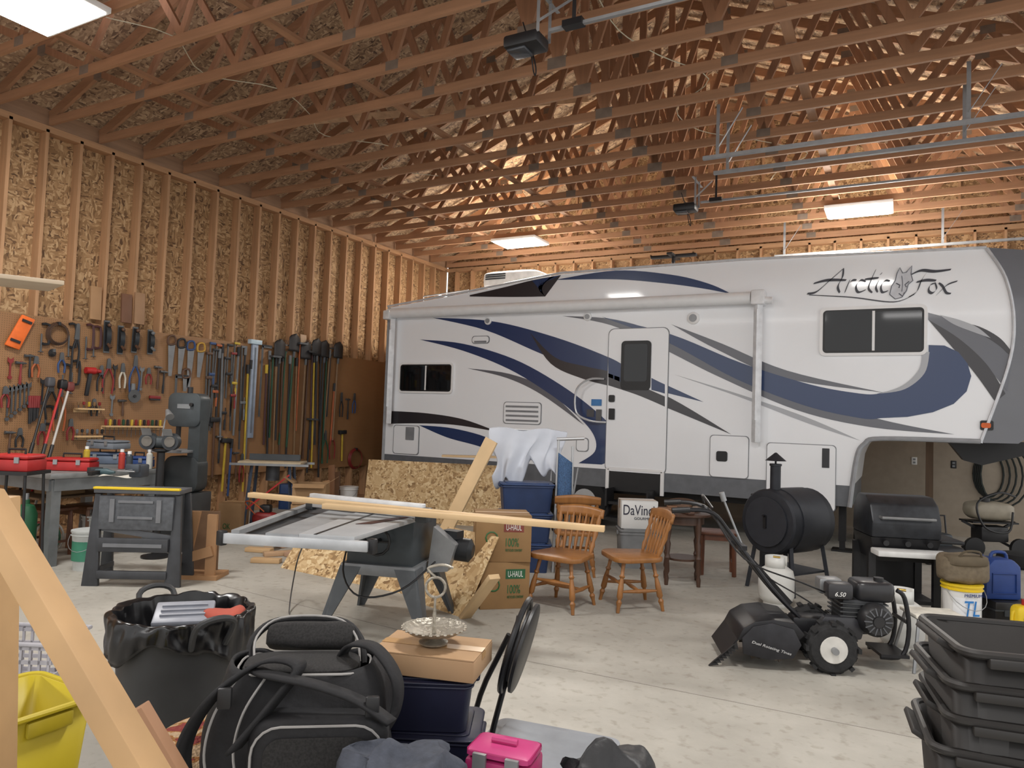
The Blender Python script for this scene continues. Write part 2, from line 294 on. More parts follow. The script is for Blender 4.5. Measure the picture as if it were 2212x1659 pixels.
stripe([(1010,795),(1100,807),(1180,840),(1262,918)],[(1010,795),(1095,816),(1170,852),(1262,918)],GS)
stripe([(838,887),(920,892),(1000,905),(1075,932)],[(838,915),(900,914),(980,917),(1075,932)],BS)
stripe([(905,918),(980,925),(1060,948),(1100,985)],[(905,918),(965,944),(1030,962),(1100,985)],NV)
stripe([(1215,682),(1330,690),(1450,728),(1580,788),(1750,858),(1900,905),(2062,938)],[(1215,682),(1320,702),(1430,752),(1550,812),(1720,885),(1880,922),(2062,938)],GS,.004)
stripe([(1300,684),(1450,722),(1600,783),(1750,830),(1860,850),(1900,850)],[(1300,684),(1440,738),(1590,818),(1740,876),(1860,903),(1900,903)],NV,.007)
RO('stripe',B().prism([rv(*p,.007) for p in [(1895,850),(1930,842),(1965,825),(1992,800),(2006,772),(2006,745),(2040,746),(2070,760),(2090,785),(2098,812),(2088,845),(2060,872),(2015,890),(1960,900),(1895,903)]],(0,-.001,0)),NV)
stripe([(1450,700),(1560,742),(1700,800),(1910,848)],[(1450,700),(1550,755),(1690,815),(1910,848)],GS)
stripe([(1455,808),(1600,852),(1740,900),(1860,952)],[(1455,808),(1600,858),(1740,912),(1860,952)],LS)
stripe([(1900,850),(1950,832),(1985,798),(1992,760)],[(1900,850),(1955,840),(1997,806),(2008,760)],LS,.009)
stripe([(2005,675),(2080,697),(2150,738),(2186,775)],[(2005,690),(2070,733),(2130,790),(2176,845)],GS,.005)
stripe([(2005,690),(2070,730),(2130,785),(2172,850)],[(2005,690),(2050,742),(2105,805),(2150,868)],BS,.007)
stripe([(2068,695),(2115,705),(2160,730),(2187,762)],[(2068,695),(2120,722),(2160,748),(2187,775)],BS,.007)
stripe([(2030,680),(2070,690),(2110,706),(2140,730)],[(2030,680),(2060,700),(2100,716),(2140,730)],LS,.008)
def panel(name,u0,v0,u1,v1,t,mt,rad_=.05,par=None,o=0):
    a=rv(u0,(v0+v1)/2);c=rv(u1,(v0+v1)/2);z1=rv((u0+u1)/2,v0).z;z0=rv((u0+u1)/2,v1).z; w=c.x-a.x;h=z1-z0;r=min(rad_,w/2.1,h/2.1)
    P=[V((q.x+(a.x+c.x)/2,YR-o,q.y+(z0+z1)/2)) for q in rp(w,h,r)]
    return RO(name,B().prism(P,(0,-t,0)),mt,par)
FRM=m((236,236,236),.35,0,.02); GLS=m((14,15,18),.05,0,.02); LN=m((130,132,136),.5)
def win(u0,v0,u1,v1):
    w=panel('window',u0,v0,u1,v1,.03,FRM,.07); wu=(u1-u0); g=wu*.05; hv=(v1-v0)*.1; mid=(u0+u1)/2
    panel('window_seal',u0+g*.6,v0+hv*.6,u1-g*.6,v1-hv*.6,.002,BLK,.05,w,.03)
    panel('pane',u0+g,v0+hv,mid-g*.25,v1-hv,.006,GLS,.03,w,.028); panel('pane',mid+g*.25,v0+hv,u1-g,v1-hv,.006,GLS,.03,w,.028); panel('mullion',mid-g*.25,v0+hv,mid+g*.25,v1-hv,.008,FRM,.002,w,.028)
win(1771,661,2003,768); win(863,783,980,849)
def hatch(u0,v0,u1,v1,name='hatch',mt=None,rd=.05):
    f=panel(name,u0,v0,u1,v1,.012,LN,rd,None,.0); panel('face',u0+1.5,v0+1.5,u1-1.5,v1-1.5,.006,mt or TWH,rd,f,.0115); return f
hatch(1533,940,1618,1032); panel('latch',1548,974,1572,996,.012,BLK,.03,None,.018)
hatch(1655,958,1806,1100,'storage_door'); hatch(850,918,906,981); panel('vent_grille',878,922,896,950,.01,LN,.01,None,.018)
hatch(1088,868,1170,916,'vent_cover')
for i in range(4): panel('louver',1094,876+i*10,1164,880+i*10,.01,LN,.005,None,.018)
hatch(1245,945,1272,975); hatch(1020,725,1058,742,'vent_cover'); panel('light_lens',1026,736,1052,740,.01,LN,.01,None,.018)
panel('data_plate',1776,968,1792,1010,.004,m((50,50,54),.4),.005,None,.019)
panel('sticker',1278,862,1300,876,.004,m((60,120,180),.5),.003,None,.01); panel('sticker',1268,884,1284,900,.004,m((70,70,74),.5),.003,None,.01); panel('sticker',1288,884,1300,908,.004,m((90,90,92),.5),.003,None,.01)
dr=hatch(1311,708,1443,1022,'entry_door',None,.09)
panel('door_window',1343,736,1407,842,.02,BLK,.06,dr,.016); panel('pane',1350,743,1400,824,.004,GLS,.04,dr,.036); panel('door_latch',1317,853,1329,868,.03,BLK,.02,dr,.016); panel('door_lock',1317,882,1329,906,.03,BLK,.01,dr,.016)
def dstripe(top,bot,mt):
    a=sm([rv(*p,.0195) for p in top],5); c=sm([rv(*p,.0195) for p in bot],5); b=B(); n=len(a)
    b.grid(lambda i,j:(a[round(i*(n-1))].lerp(c[round(i*(n-1))],j)),n-1,1); RO('stripe',b,mt,dr)
dstripe([(1315,771),(1330,778),(1342,785)],[(1315,814),(1330,820),(1342,825)],NV); dstripe([(1408,816),(1424,824),(1437,830)],[(1408,842),(1424,846),(1437,850)],NV)
dstripe([(1315,806),(1370,826),(1405,842),(1437,856)],[(1315,832),(1370,850),(1405,864),(1437,878)],BS)
RO('grab_handle',B().tube([rv(1306,818,.02),rv(1280,820,.13),rv(1254,842,.15),rv(1253,890,.15),rv(1280,908,.13),rv(1310,912,.02)],.016,8,k=5),m((200,202,205),.3,.4))
RO('awning',B().rod(rv(848,679,.12),rv(1626,646,.12),.085,18),m((238,240,242),.45,0,.03))
ax0=rv(856,690,.1);ax1=rv(852,915,.1); bx0=rv(1642,640,.12);bx1=rv(1637,955,.12)
for a,c in ((ax0,ax1),(bx0,bx1)): RO('awning_arm',B().beam((a.x,a.y,a.z),(a.x,a.y,c.z),.09,.09,bev=.01).beam((a.x,a.y-.05,a.z-.2),(a.x,a.y-.05,c.z+.3),.04,.02),m((226,228,231),.4,.1))
RO('awning_bracket',B().box(rv(1642,646,.1),(.18,.24,.2),bev=.02).rod(rv(1650,652,.15),rv(1672,652,.15),.05,12),m((230,231,233),.4)); RO('awning_bracket',B().box(rv(850,683,.1),(.14,.24,.16),bev=.02),m((230,231,233),.4))
for u,v,r in ((1055,693,.065),(1270,684,.065),(1498,687,.09)):
    s_=RO('porch_light' if u>1400 else 'speaker',B().rod(rv(u,v,0),rv(u,v,0)-V((0,.03,0)),[(0,r),(.7,r),(1,r*.8)],20),FRM)
    RO('lens',B().rod(rv(u,v,0)-V((0,.028,0)),rv(u,v,0)-V((0,.04,0)),r*.62,16),m((150,152,155),.3),s_)
panel('marker_base',2117,908,2146,929,.015,BLK,.02); panel('marker_light',2119,913,2140,924,.02,ORG,.02,None,.014)
INK=m((52,52,62),.4)
def nib(b,P,w0=4.5):
    P=sm([V((x,y,0)) for x,y in P],8); n=len(P)-1
    def f(i,j):
        k=i*n; p=P[round(k)]; s=.42+.58*math.sin(PI*(.08+.84*i)); o=V((.62,-.78,0))*w0*s*(j-.5)*2
        return rv(p.x+o.x,p.y+o.y,.011)
    return b.grid(f,n,1)
LT={'A':[[(1744,634),(1764,630),(1792,606),(1822,580)],[(1822,580),(1820,598),(1810,618),(1814,632)],[(1758,612),(1788,605),(1828,605)]],
'r':[[(1836,604),(1830,618),(1825,632)],[(1829,618),(1840,606),(1850,605)]],'c':[[(1870,608),(1859,605),(1849,618),(1854,631),(1870,626)]],
't':[[(1892,582),(1882,604),(1876,622),(1884,632)],[(1868,603),(1898,600)]],'i':[[(1898,606),(1892,620),(1896,631)],[(1902,592),(1905,590)]],'d':[[(1922,607),(1912,606),(1903,618),(1906,631),(1918,628)]],
'F':[[(1962,642),(1980,630),(1990,606),(2002,588)],[(1966,594),(1990,584),(2020,586),(2054,582)],[(1980,609),(2000,605),(2022,606)]],
'o':[[(2020,611),(2009,616),(2006,628),(2014,633),(2023,624),(2020,611)]],'x':[[(2028,611),(2036,618),(2044,632),(2054,634)],[(2068,607),(2048,614),(2034,626),(2022,638)]]}
for k,ss in LT.items():
    b=B()
    for P in ss: nib(b,P,4.0 if k in 'AF' else 3.2)
    RO('lettering',b,INK)
b=B(); nib(b,[(1748,637),(1840,642),(1930,652),(1975,636)],1.5); RO('underline_swash',b,INK)
fx=[(1922,636),(1926,618),(1934,606),(1938,590),(1944,578),(1950,590),(1958,588),(1970,574),(1968,592),(1972,606),(1962,614),(1958,628),(1948,642),(1934,646)]
RO('fox_emblem',B().prism([rv(u,v,.013) for u,v in fx],(0,-.003,0)),m((206,208,214),.4))
RO('fox_emblem_mark',B().tube([rv(u,v,.018) for u,v in fx],.005,5,True).tube([rv(u,v,.018) for u,v in ((1936,612),(1944,616),(1942,622))],.007,5).tube([rv(u,v,.018) for u,v in ((1964,608),(1955,615),(1958,620))],.007,5).tube([rv(u,v,.018) for u,v in ((1942,634),(1950,640),(1954,632))],.007,5).tube([rv(u,v,.018) for u,v in ((1948,596),(1950,612),(1948,630))],.004,5),m((96,98,108),.4))
p=yp(1120,604,11.4); RO('air_conditioner',B().sq((p.x,11.4,p.z-.04),(1.15,.8,.3),.35),m((222,222,219),.5)); RO('ac_louver',B().box((p.x-.25,11.0,p.z),(.4,.03,.02)).box((p.x-.25,11.0,p.z+.04),(.4,.03,.02)).box((p.x-.25,11.0,p.z-.04),(.4,.03,.02)),DG)
p=yp(1455,553,11.3); RO('antenna',B().rod((p.x,11.3,p.z-.25),(p.x,11.3,p.z),.03).box((p.x,11.3,p.z),(.75,.1,.05),bev=.02).box((p.x,11.3,p.z),(.1,.5,.04),bev=.02),BLK)
a=yp(915,640,10.5);c=yp(1012,626,10.5); RO('roof_rail',B().tube([a-V((0,0,.1)),a,c,c-V((0,0,.1))],.012).tube([a+V((.3,0,.02)),a+V((.3,.6,.02))],.012),ALU)
cx=rv(1262,1070).x
for k in (0,-1.0):
    wh=RO('wheel',B().rod((cx+k,YR+.02,.37),(cx+k,YR+.26,.37),[(0,.3),(.0,.34),(.15,.37),(.85,.37),(1,.34)],32),m((24,24,26),.8))
    RO('rim',B().rod((cx+k,YR+.01,.37),(cx+k,YR+.05,.37),[(0,.19),(.5,.19),(1,.21)],24),ALU,wh); RO('hub',B().rod((cx+k,YR-.03,.37),(cx+k,YR+.04,.37),[(0,.04),(1,.06)],16),STL,wh)
RO('undercarriage',B().box(((xr0+xf)/2,YR+W/2,.55),(xf-xr0-.5,1.4,.14)),BLK)
u=1826; RO('landing_leg',B().box((rv(u,1100).x-.05,YR+.3,.38),(.09,.09,.5)).box((rv(u,1100).x-.05,YR+.3,.1),(.07,.07,.2)).box((rv(u,1100).x-.05,YR+.3,.012),(.25,.25,.024)),BLKM)
cx=rv(1370,1060).x
RO('entry_step',B().box((cx,YR-.15,.42),(.62,.3,.04)).box((cx,YR-.4,.22),(.62,.26,.04)).box((cx-.31,YR-.2,.5),(.03,.3,.25)).box((cx+.31,YR-.2,.5),(.03,.3,.25)).beam((cx-.3,YR-.1,.42),(cx-.3,YR-.45,.2),.03,.05).beam((cx+.3,YR-.1,.42),(cx+.3,YR-.45,.2),.03,.05),BLK)
RO('step_frame',B().box((cx-.42,YR-.01,.72),(.05,.03,.34)).box((cx+.42,YR-.01,.72),(.05,.03,.34)).box((cx,YR-.01,.9),(.84,.03,.04)),FRM); RO('step_well',B().box((cx,YR-.004,.72),(.78,.02,.3)),BLK)
p=rv(2215,985); RO('pin_box',B().prism([(p.x-.75,YR+.9,1.52),(p.x+.1,YR+.9,1.52),(p.x+.1,YR+.9,1.35),(p.x-.35,YR+.9,1.2),(p.x-.55,YR+.9,1.25)],(0,.55,0)),BLK)
# ---------- generic objects
def tote(lab,loc,rz,w,d,h,mt,lid=None,cat='storage tote',group=None,name='storage_tote'):
    t=T(name,lab,cat,loc,rz,group); lid_=lid or mt; f=.9
    b=B(); P0=rp(w*f,d*f,.03,0); P1=rp(w,d,.04,h*.93)
    n=len(P0); v0=[b.b.verts.new(p) for p in P0]; v1=[b.b.verts.new(p) for p in P1]
    for i in range(n): b.b.faces.new((v0[i],v0[(i+1)%n],v1[(i+1)%n],v1[i]))
    b.b.faces.new(v0[::-1]); b.b.faces.new(v1); O('bin',b,mt,t)
    O('rim',B().prism(rp(w*1.03,d*1.03,.04,h*.84),(0,0,h*.05),.004),mt,t)
    O('lid',B().prism(rp(w*1.06,d*1.06,.045,h*.92),(0,0,h*.05),.005).prism(rp(w*.85,d*.85,.03,h*.965),(0,0,h*.035),.004),lid_,t)
    for s in (-1,1): O('handle',B().box((s*w*.52,0,h*.87),(.03,d*.35,h*.1),bev=.008),lid_,t)
    return t
def carton(lab,loc,rz,w,d,h,mt=CARD,group=None,open_=False,t_=None,tc=None,tape=True):
    t=T('cardboard_box',lab,'cardboard box',loc,rz,group); 
    if open_:
        b=B(); k=.004
        for c,s in (((0,-d/2,h/2),(w,k,h)),((0,d/2,h/2),(w,k,h)),((-w/2,0,h/2),(k,d,h)),((w/2,0,h/2),(k,d,h)),((0,0,k),(w,d,k))): b.box(c,s)
        O('body',b,mt,t)
        for s in (-1,1): O('flap',B().beam((s*w/2,0,h),(s*(w/2+.12),0,h+.08),.004,d*.95,(0,0,1)),mt,t)
        O('flap',B().beam((0,-d/2,h),(0,-d/2-.1,h-.04),.004,w*.95),mt,t)
    else:
        O('body',B().box((0,0,h/2),(w,d,h),bev=.004),mt,t)
        for s in (-1,1): O('flap',B().box((0,s*d/4,h+.002),(w*.99,d*.49,.004),(s*.01,0,0)),mt,t)
        if tape: O('tape',B().box((0,0,h+.005),(w*1.001,.05,.001)).box((w/2+.001,0,h*.85),(.001,.05,h*.3)).box((-w/2-.001,0,h*.85),(.001,.05,h*.3)),m((176,140,96),.3),t)
    if t_:
        for s,x,z,ww,hh in t_: txt(s,t,tc or m((60,40,30),.6),(x,-d/2-.003,z),ww,hh)
    return t
# ---------- TABLE SAW
c=gp(842,1340); ts=T('table_saw','table saw with aluminium fence rails on a splayed grey steel stand','table saw',c,0)
def loc(p): return V(p)-c
ST_=m((170,172,174),.45,.3,.06)
P=[gp(500,1155,.84),gp(765,1170,.84),gp(945,1112,.84),gp(680,1088,.84)]
mid1=P[0].lerp(P[1],.55);mid2=P[3].lerp(P[2],.5)
O('table_top',B().prism([loc(q) for q in (mid1,P[1],P[2],mid2)],(0,0,.03),.004),ST_,ts)
O('throat_plate',B().prism([loc(mid1.lerp(P[2],.35)+V((0,0,.031))),loc(mid1.lerp(P[2],.4)+V((.07,0,.031))),loc(mid1.lerp(P[2],.7)+V((.07,0,.031))),loc(mid1.lerp(P[2],.65)+V((0,0,.031)))],(0,0,.003)),m((60,30,28),.5),ts)
O('miter_slot',B().beam(loc(mid1.lerp(P[1],.3))+V((0,0,.031)),loc(mid2.lerp(P[2],.3))+V((0,0,.031)),.002,.02),BLK,ts)
O('extension_wing',B().beam(loc(P[0].lerp(P[1],.03))+V((0,0,.015)),loc(P[3].lerp(P[2],.03))+V((0,0,.015)),.03,.05).prism([loc(P[0].lerp(P[1],.28)),loc(mid1),loc(mid2),loc(P[3].lerp(P[2],.28))],(0,0,.024)),m((150,152,154),.5,.3),ts)
O('wing_gap_shade',B().prism([loc(P[0].lerp(P[1],.0)+V((0,0,-.03))),loc(P[0].lerp(P[1],.28)+V((0,0,-.03))),loc(P[3].lerp(P[2],.28)+V((0,0,-.03))),loc(P[3]+V((0,0,-.03)))],(0,0,.01)),m((60,62,65),.5,.2),ts)  # dark sheet below the wing; shade of the open gap put into its colour
ex=(P[1]-P[0]).normalized()
O('front_rail',B().beam(loc(P[0]-ex*.05+V((0,0,-.02))),loc(P[1]+ex*.1+V((0,-.02,-.02))),.06,.04,bev=.004),m((190,193,196),.4,.4),ts)
for q in (P[0]-ex*.06,P[1]+ex*.11): O('rail_cap',B().box(loc(q+V((0,0,-.02))),(.05,.05,.09),bev=.01),BLK,ts)
O('rear_rail',B().beam(loc(P[3]-ex*.05),loc(P[2]+ex*.1),.04,.03,bev=.004),ALU,ts)
fa=gp(672,1092,.88); fb=gp(915,1118,.88)
O('rip_fence',B().beam(loc(fa)+V((0,0,.045)),loc(fb)+V((0,0,.045)),.1,.05,bev=.004),m((212,214,216),.4,.3),ts)
for q,w_ in ((fb,.1),(fa,.07)): O('fence_clamp',B().box(loc(q)+V((0,0,.02)),(w_,w_*.8,.1),bev=.01),DG,ts)
sb=A-rad(12); rm=M.Rotation(sb,3,'Z')
def rl(x,y,z): return rm@V((x,y,z))
O('motor_cabinet',B().prism([rl(-.26,-.27,.45),rl(.26,-.27,.45),rl(.26,.27,.45),rl(-.26,.27,.45)],(0,0,.39),.006),m((66,72,76),.45,.3),ts)
O('stand_skirt',B().prism([rl(-.29,-.3,.4),rl(.29,-.3,.4),rl(.29,.3,.4),rl(-.29,.3,.4)],(0,0,.08),.004),m((134,137,140),.45,.4),ts)
for sx in(-1,1):
    for sy in (-1,1): O('leg',B().prism([rl(sx*.29,sy*.3,.46),rl(sx*.13,sy*.3,.46),rl(sx*.37,sy*.38,0),rl(sx*.42,sy*.37,0)],rl(0,-sy*.02,0)).prism([rl(sx*.3,sy*.29,.46),rl(sx*.3,sy*.14,.46),rl(sx*.42,sy*.33,0),rl(sx*.42,sy*.38,0)],rl(-sx*.02,0,0)),m((92,96,100),.5,.3),ts)
O('motor',B().rod(rl(.34,.1,.58),rl(.62,.1,.56),[(0,.06),(.05,.09),(.9,.09),(1,.05)],20).box(rl(.45,.1,.68),(.14,.1,.06)),m((40,42,45),.4,.3),ts)
O('crank_wheel',B().tube([rl(.0+.1*math.cos(a*PI/6),-.33,.66+.1*math.sin(a*PI/6)) for a in range(12)],.01,6,True).rod(rl(-.1,-.33,.66),rl(.1,-.33,.66),.008).rod(rl(0,-.26,.66),rl(0,-.36,.66),.015),BLK,ts)
O('switch_box',B().box(rl(-.24,-.3,.74),(.1,.06,.12),bev=.01),BLK,ts); O('belt_guard',B().prism([rl(.3,-.05,.4),rl(.34,-.05,.75),rl(.52,-.05,.62),rl(.46,-.05,.42)],rl(0,.1,0)),m((150,152,154),.4,.5),ts)
O('power_cord',B().tube([gp(660,1165,.75)-c,gp(640,1220,.3)-c,gp(625,1320,0.01)-c,gp(640,1350,.008)-c],.006,6,k=5).tube([V((-.15,-.3,.72)),V((-.1,-.45,.45)),V((.1,-.5,.3)),V((.35,-.35,.35)),V((.4,0,.5))],.007,6,k=5),BLK,ts)
def board(lab,p,q,a,b_,mt=None,ref=(0,0,1),name='lumber_board',grp=None):
    p=V(p);q=V(q); o=O(name,B().beam((0,0,0),q-p,a,b_,ref,.003),mt or m((204,174,132),.6,0,.1,0,3),None,p); return tag(o,lab,'board',grp)
board('long two-by-four laid across the saw, the farther of the pair',gp(541,1068,.96),gp(1262,1138,.92),.035,.07)
board('long two-by-four laid across the saw, the nearer of the pair ending by the chairs',gp(700,1092,.95),gp(1306,1142,.92),.035,.07)
def sheet(lab,p,q,h,lean,mt=OSBS):
    p=V(p);q=V(q);d=(q-p); n=V((-d.y,d.x,0)).normalized(); up=V((n.x*lean,n.y*lean,math.sqrt(max(.01,h*h-lean*lean))))
    o=O('strand_board_sheet',B().prism([V((0,0,0)),d,d+up,up],n*.012),mt,None,p); return tag(o,lab,'board sheet')
sheet('large strand board sheet standing upright behind the table saw',gp(782,1120),gp(1082,1140),.9,.16)
sheet('lower strand board sheet leaning under the table saw rails',gp(606,1226),gp(905,1290),.48,.3)
sheet('square strand board piece on edge just right of the saw legs',gp(893,1298),gp(1000,1335),.7,.35)
board('bare two-by-four edge board leaning against the strand board piece beside the moving boxes',gp(1003,1334),gp(1068,1245,.42),.04,.09)
board('wide pale plank leaning diagonally above the strand board sheets',gp(925,1225)+V((0,0,.02)),dp(1062,950,7.6),.03,.15,ref=(0,1,0))
board('short plank lying on top of the upright strand board sheet',dp(955,984,10.6),dp(1080,987,10.6),.03,.14)
for i,(u,v,l) in enumerate(((575,1215,'nearest left'),(600,1200,'middle'),(625,1180,'rear'),(590,1186,'topmost'),(612,1165,'far rear'),(640,1205,'right hand'),(560,1192,'far left'),(650,1170,'rear right'))):
    p=gp(u,v); tag(O('wood_offcut',B().box((0,0,.025+(.05 if i in(3,) else 0)),(.3,.1,.045),(0,0,.5*i),bev=.003),m((196-8*(i%3),162-8*(i%3),120),.6,0,.1,0,3),None,p,A),'short pine offcut in the scrap pile left of the saw, '+l+' piece','wood offcut','pine offcuts on the floor')
UG=m((40,100,58),.6); UK=m((140,108,70),.8,0,.06)
for i,(v,z,lab,w) in enumerate(((1302,0,'moving box with green printing, bottom of its stack beside the strand board',.42),(1302,.39,'moving box with green printing, top of its stack beside the strand board',.47))):
    t=carton(lab,gp(1078,v)+V((0,0,z)),A+rad(14-8*i),w,.4,.385,UK,None,False,[('U-HAUL',.02,.265,.13,.05)],m((215,215,210),.6))
    O('printed_panel',B().box((.085,-.2015,.29),(.17,.001,.08)),m((34,88,54),.6) if i==0 else m((120,56,46),.6),t); txt('100%',t,UG,(.02,-.204,.13),.11,.07); txt('RECYCLED CONTENT',t,UG,(.02,-.204,.09),.14,.02); O('recycle_mark',B().tube([(-.1+.05*math.cos(a*PI/5),-.203,.2+.05*math.sin(a*PI/5)) for a in range(10)],.006,4,True),UG,t)
pt=gp(1130,1228)
for i,l in enumerate(('bottom','middle','top')): tote('large blue storage tote, '+l+' one of the stack under the white cloth',pt+V((0,0,.31*i)),A+.05*i,.54,.42,.305,m((36,54,90),.45),m((42,64,106),.45))
cl=T('drying_rack','wire rack holding the white cloth above the blue totes','rack',pt+V((0,0,.935)),A)
for s in (-1,1): O('post',B().rod((s*.27,.08,0),(s*.27,.08,.54),.008,8),ALU,cl)
O('crossbar',B().rod((-.3,.08,.54),(.3,.08,.54),.008,8),ALU,cl)
def drape(i,j):
    x=-.38+.76*i; s=j-.45; L=.5+.1*math.sin(i*7)+.09*math.sin(i*19)
    wv=noise.noise(V((i*5,j*3,1)))*.07
    return V((x+.03*math.sin(j*9+i*4)+wv,.08+(.022+.09*abs(s)) *(1 if s<0 else -1)+(.03*math.sin(i*26+j*5)+wv)*abs(s)*2,.56-abs(s)*L*1.9*(.6 if s<0 else 1)+.015*math.sin(i*11)))
tag(O('white_cloth',B().grid(drape,60,30),m((200,205,215),.85,0,.03),None,pt+V((0,0,.935)),A,solid=.004),'crumpled white cloth hanging over the blue totes','cloth')
fc=T('folded_camp_chair','folded camp chair with blue mesh and a steel T handle behind the wooden chairs','camp chair',gp(1212,1236),A)
O('frame',B().rod((-.09,0,0),(-.07,0,1.4),.014).rod((.1,0,.0),(.08,0,1.32),.014).rod((-.09,0,1.39),(.2,0,1.41),.018),ALU,fc); O('frame_bar',B().rod((0,-.04,.1),(.14,-.04,1.1),.01).rod((-.08,-.03,.7),(.1,-.03,.7),.01),STL,fc)
O('mesh_seat',B().grid(lambda i,j:V((-.07+.15*i,-.03-.03*math.sin(i*PI),.75+.5*j-.1*i)),8,10),m((60,90,128),.7,0,.4,0,90),fc,solid=.006)
# ---------- chairs
TP=[(0,.014),(.12,.016),(.2,.025),(.25,.014),(.3,.026),(.5,.024),(.66,.015),(.7,.026),(.74,.015),(1,.018)]
def chair(lab,p,rz):
    t=T('spindle_back_chair',lab,'chair',p,rz,'wooden spindle chairs')
    O('seat',B().prism([V((q.x*(1-.12*(q.y>0)),q.y,q.z)) for q in rp(.5,.46,.12,.41)],(0,0,.045),.014),OAK,t)
    F_=[(-.15,-.13),(.15,-.13),(-.13,.14),(.13,.14)]; bt=[]
    for x,y in F_:
        q=V((x*1.5,y*1.55,0)); bt.append((V((x,y,.42)),q)); O('leg',B().rod(q,(x,y,.415),TP,12),OAK,t)
    g=lambda i,f:bt[i][1].lerp(bt[i][0],f)
    sp=[(0,.009),(.5,.019),(1,.009)]
    for i,j in ((0,2),(1,3)): O('stretcher',B().rod(g(i,.4),g(j,.4),sp,8),OAK,t)
    O('stretcher',B().rod((g(0,.4)+g(2,.4))/2,(g(1,.4)+g(3,.4))/2,sp,8),OAK,t); O('stretcher',B().rod(g(0,.55),g(1,.55),sp,8),OAK,t)
    for s in (-1,1): O('back_post',B().rod((s*.17,.17,.45),(s*.2,.27,.77),[(0,.013),(.2,.023),(.3,.013),(.5,.024),(.7,.013),(.8,.023),(1,.013)],10),OAK,t)
    for k in range(-2,3): O('spindle',B().rod((k*.055,.185,.45),(k*.066,.275,.77),[(0,.009),(.3,.016),(.5,.009),(.7,.015),(1,.009)],8),OAK,t)
    O('crest_rail',B().grid(lambda i,j:V((-.235+.47*i,.27+.03*math.sin(i*PI)+.02*j,.74+.1*j*(.75+.25*math.sin(i*PI)))),14,3),OAK,t,solid=.022); return t
c0=chair('varnished wooden spindle-back chair nearest the table saw boards',gp(1214,1308),A+rad(-35))
dup(c0,gp(1362,1308),A+rad(-78),'varnished wooden spindle-back chair nearest the round side table, facing left'); dup(c0,gp(1240,1236),A+rad(178),'varnished wooden spindle-back chair turned away behind the other two')
t=T('round_side_table','tall dark wood side table with round top and turned legs','side table',gp(1472,1258),A)
O('table_top',B().lathe([(.0,.68),(.27,.68),(.28,.69),(.28,.705),(.27,.71),(0,.71)]),DWOOD,t); O('apron',B().lathe([(.21,.6),(.21,.68)],cap=False),DWOOD,t)
for k in range(4): a=k*PI/2+.6; O('leg',B().rod((.22*math.cos(a),.22*math.sin(a),0),(.2*math.cos(a),.2*math.sin(a),.68),[(0,.018),(.1,.024),(.15,.015),(.2,.028),(.35,.02),(.4,.032),(.45,.02),(.6,.03),(.65,.018),(.8,.032),(1,.03)],12),DWOOD,t)
O('lower_shelf',B().lathe([(0,.24),(.17,.24),(.17,.26),(0,.26)]),DWOOD,t)
pt=gp(1472,1258)+V((0,0,.71))
for i,(x,y,l,c_) in enumerate(((-.14,.02,'flat brown wood piece at the left of the round side table top',(120,84,58)),(.12,.05,'grey worn wood piece at the right of the round side table top',(128,110,96)),(0,-.14,'small dark carved piece at the front of the round side table top',(80,56,44)))):
    tag(O('wood_piece',B().box((0,0,.02),(.22,.07,.035),(0,0,i*.9),bev=.006).box((.03,0,.045),(.1,.06,.02),(0,0,i),bev=.005),m(c_,.6),None,pt+M.Rotation(A,3,'Z')@V((x,y,0)),A),l,'wood piece')
t=T('leather_tool_belt','brown leather tool belt heaped in the middle of the round side table top','tool belt',pt+M.Rotation(A,3,'Z')@V((.02,.12,0)),A); O('pouch',B().sq((0,0,.05),(.2,.12,.1),.6,24,wob=.03),m((92,66,48),.7),t); O('belt_strap',B().tube([(-.1,0,.04),(-.16,-.04,.09),(-.05,-.06,.12),(.1,-.03,.1),(.16,.02,.03)],.014,6,k=5),m((70,48,34),.7),t)
def stool(lab,p,rz,w,d,h,mt,cat='stool'):
    t=T('wooden_stool',lab,cat,p,rz); O('seat',B().box((0,0,h-.015),(w,d,.03),bev=.008),mt,t)
    for sx in (-1,1):
        for sy in (-1,1): O('leg',B().beam((sx*w*.42,sy*d*.4,0),(sx*w*.4,sy*d*.38,h-.03),.035,.035,bev=.003),mt,t)
    for s in (-1,1): O('apron',B().box((0,s*d*.38,h-.06),(w*.8,.02,.06)),mt,t); O('stretcher',B().box((s*w*.41,0,h*.3),(.02,d*.76,.025)),mt,t)
    return t
stool('square reddish wooden stool right of the round side table',gp(1548,1238),A-.2,.4,.34,.46,wd((104,64,46),2,.4))
p=gp(1374,1222); tote('grey storage bin under the white carton by the trailer steps',p,A,.42,.34,.43,m((128,130,132),.5))
t=carton('white carton with cursive printing on the grey bin by the trailer steps',p+V((0,0,.43)),A,.4,.28,.3,m((226,226,224),.6,0,.02),None,False,[('DaVinci',-.18,.15,.34,.11),('GOURMET',-.06,.1,.2,.028)],m((40,40,60),.6))
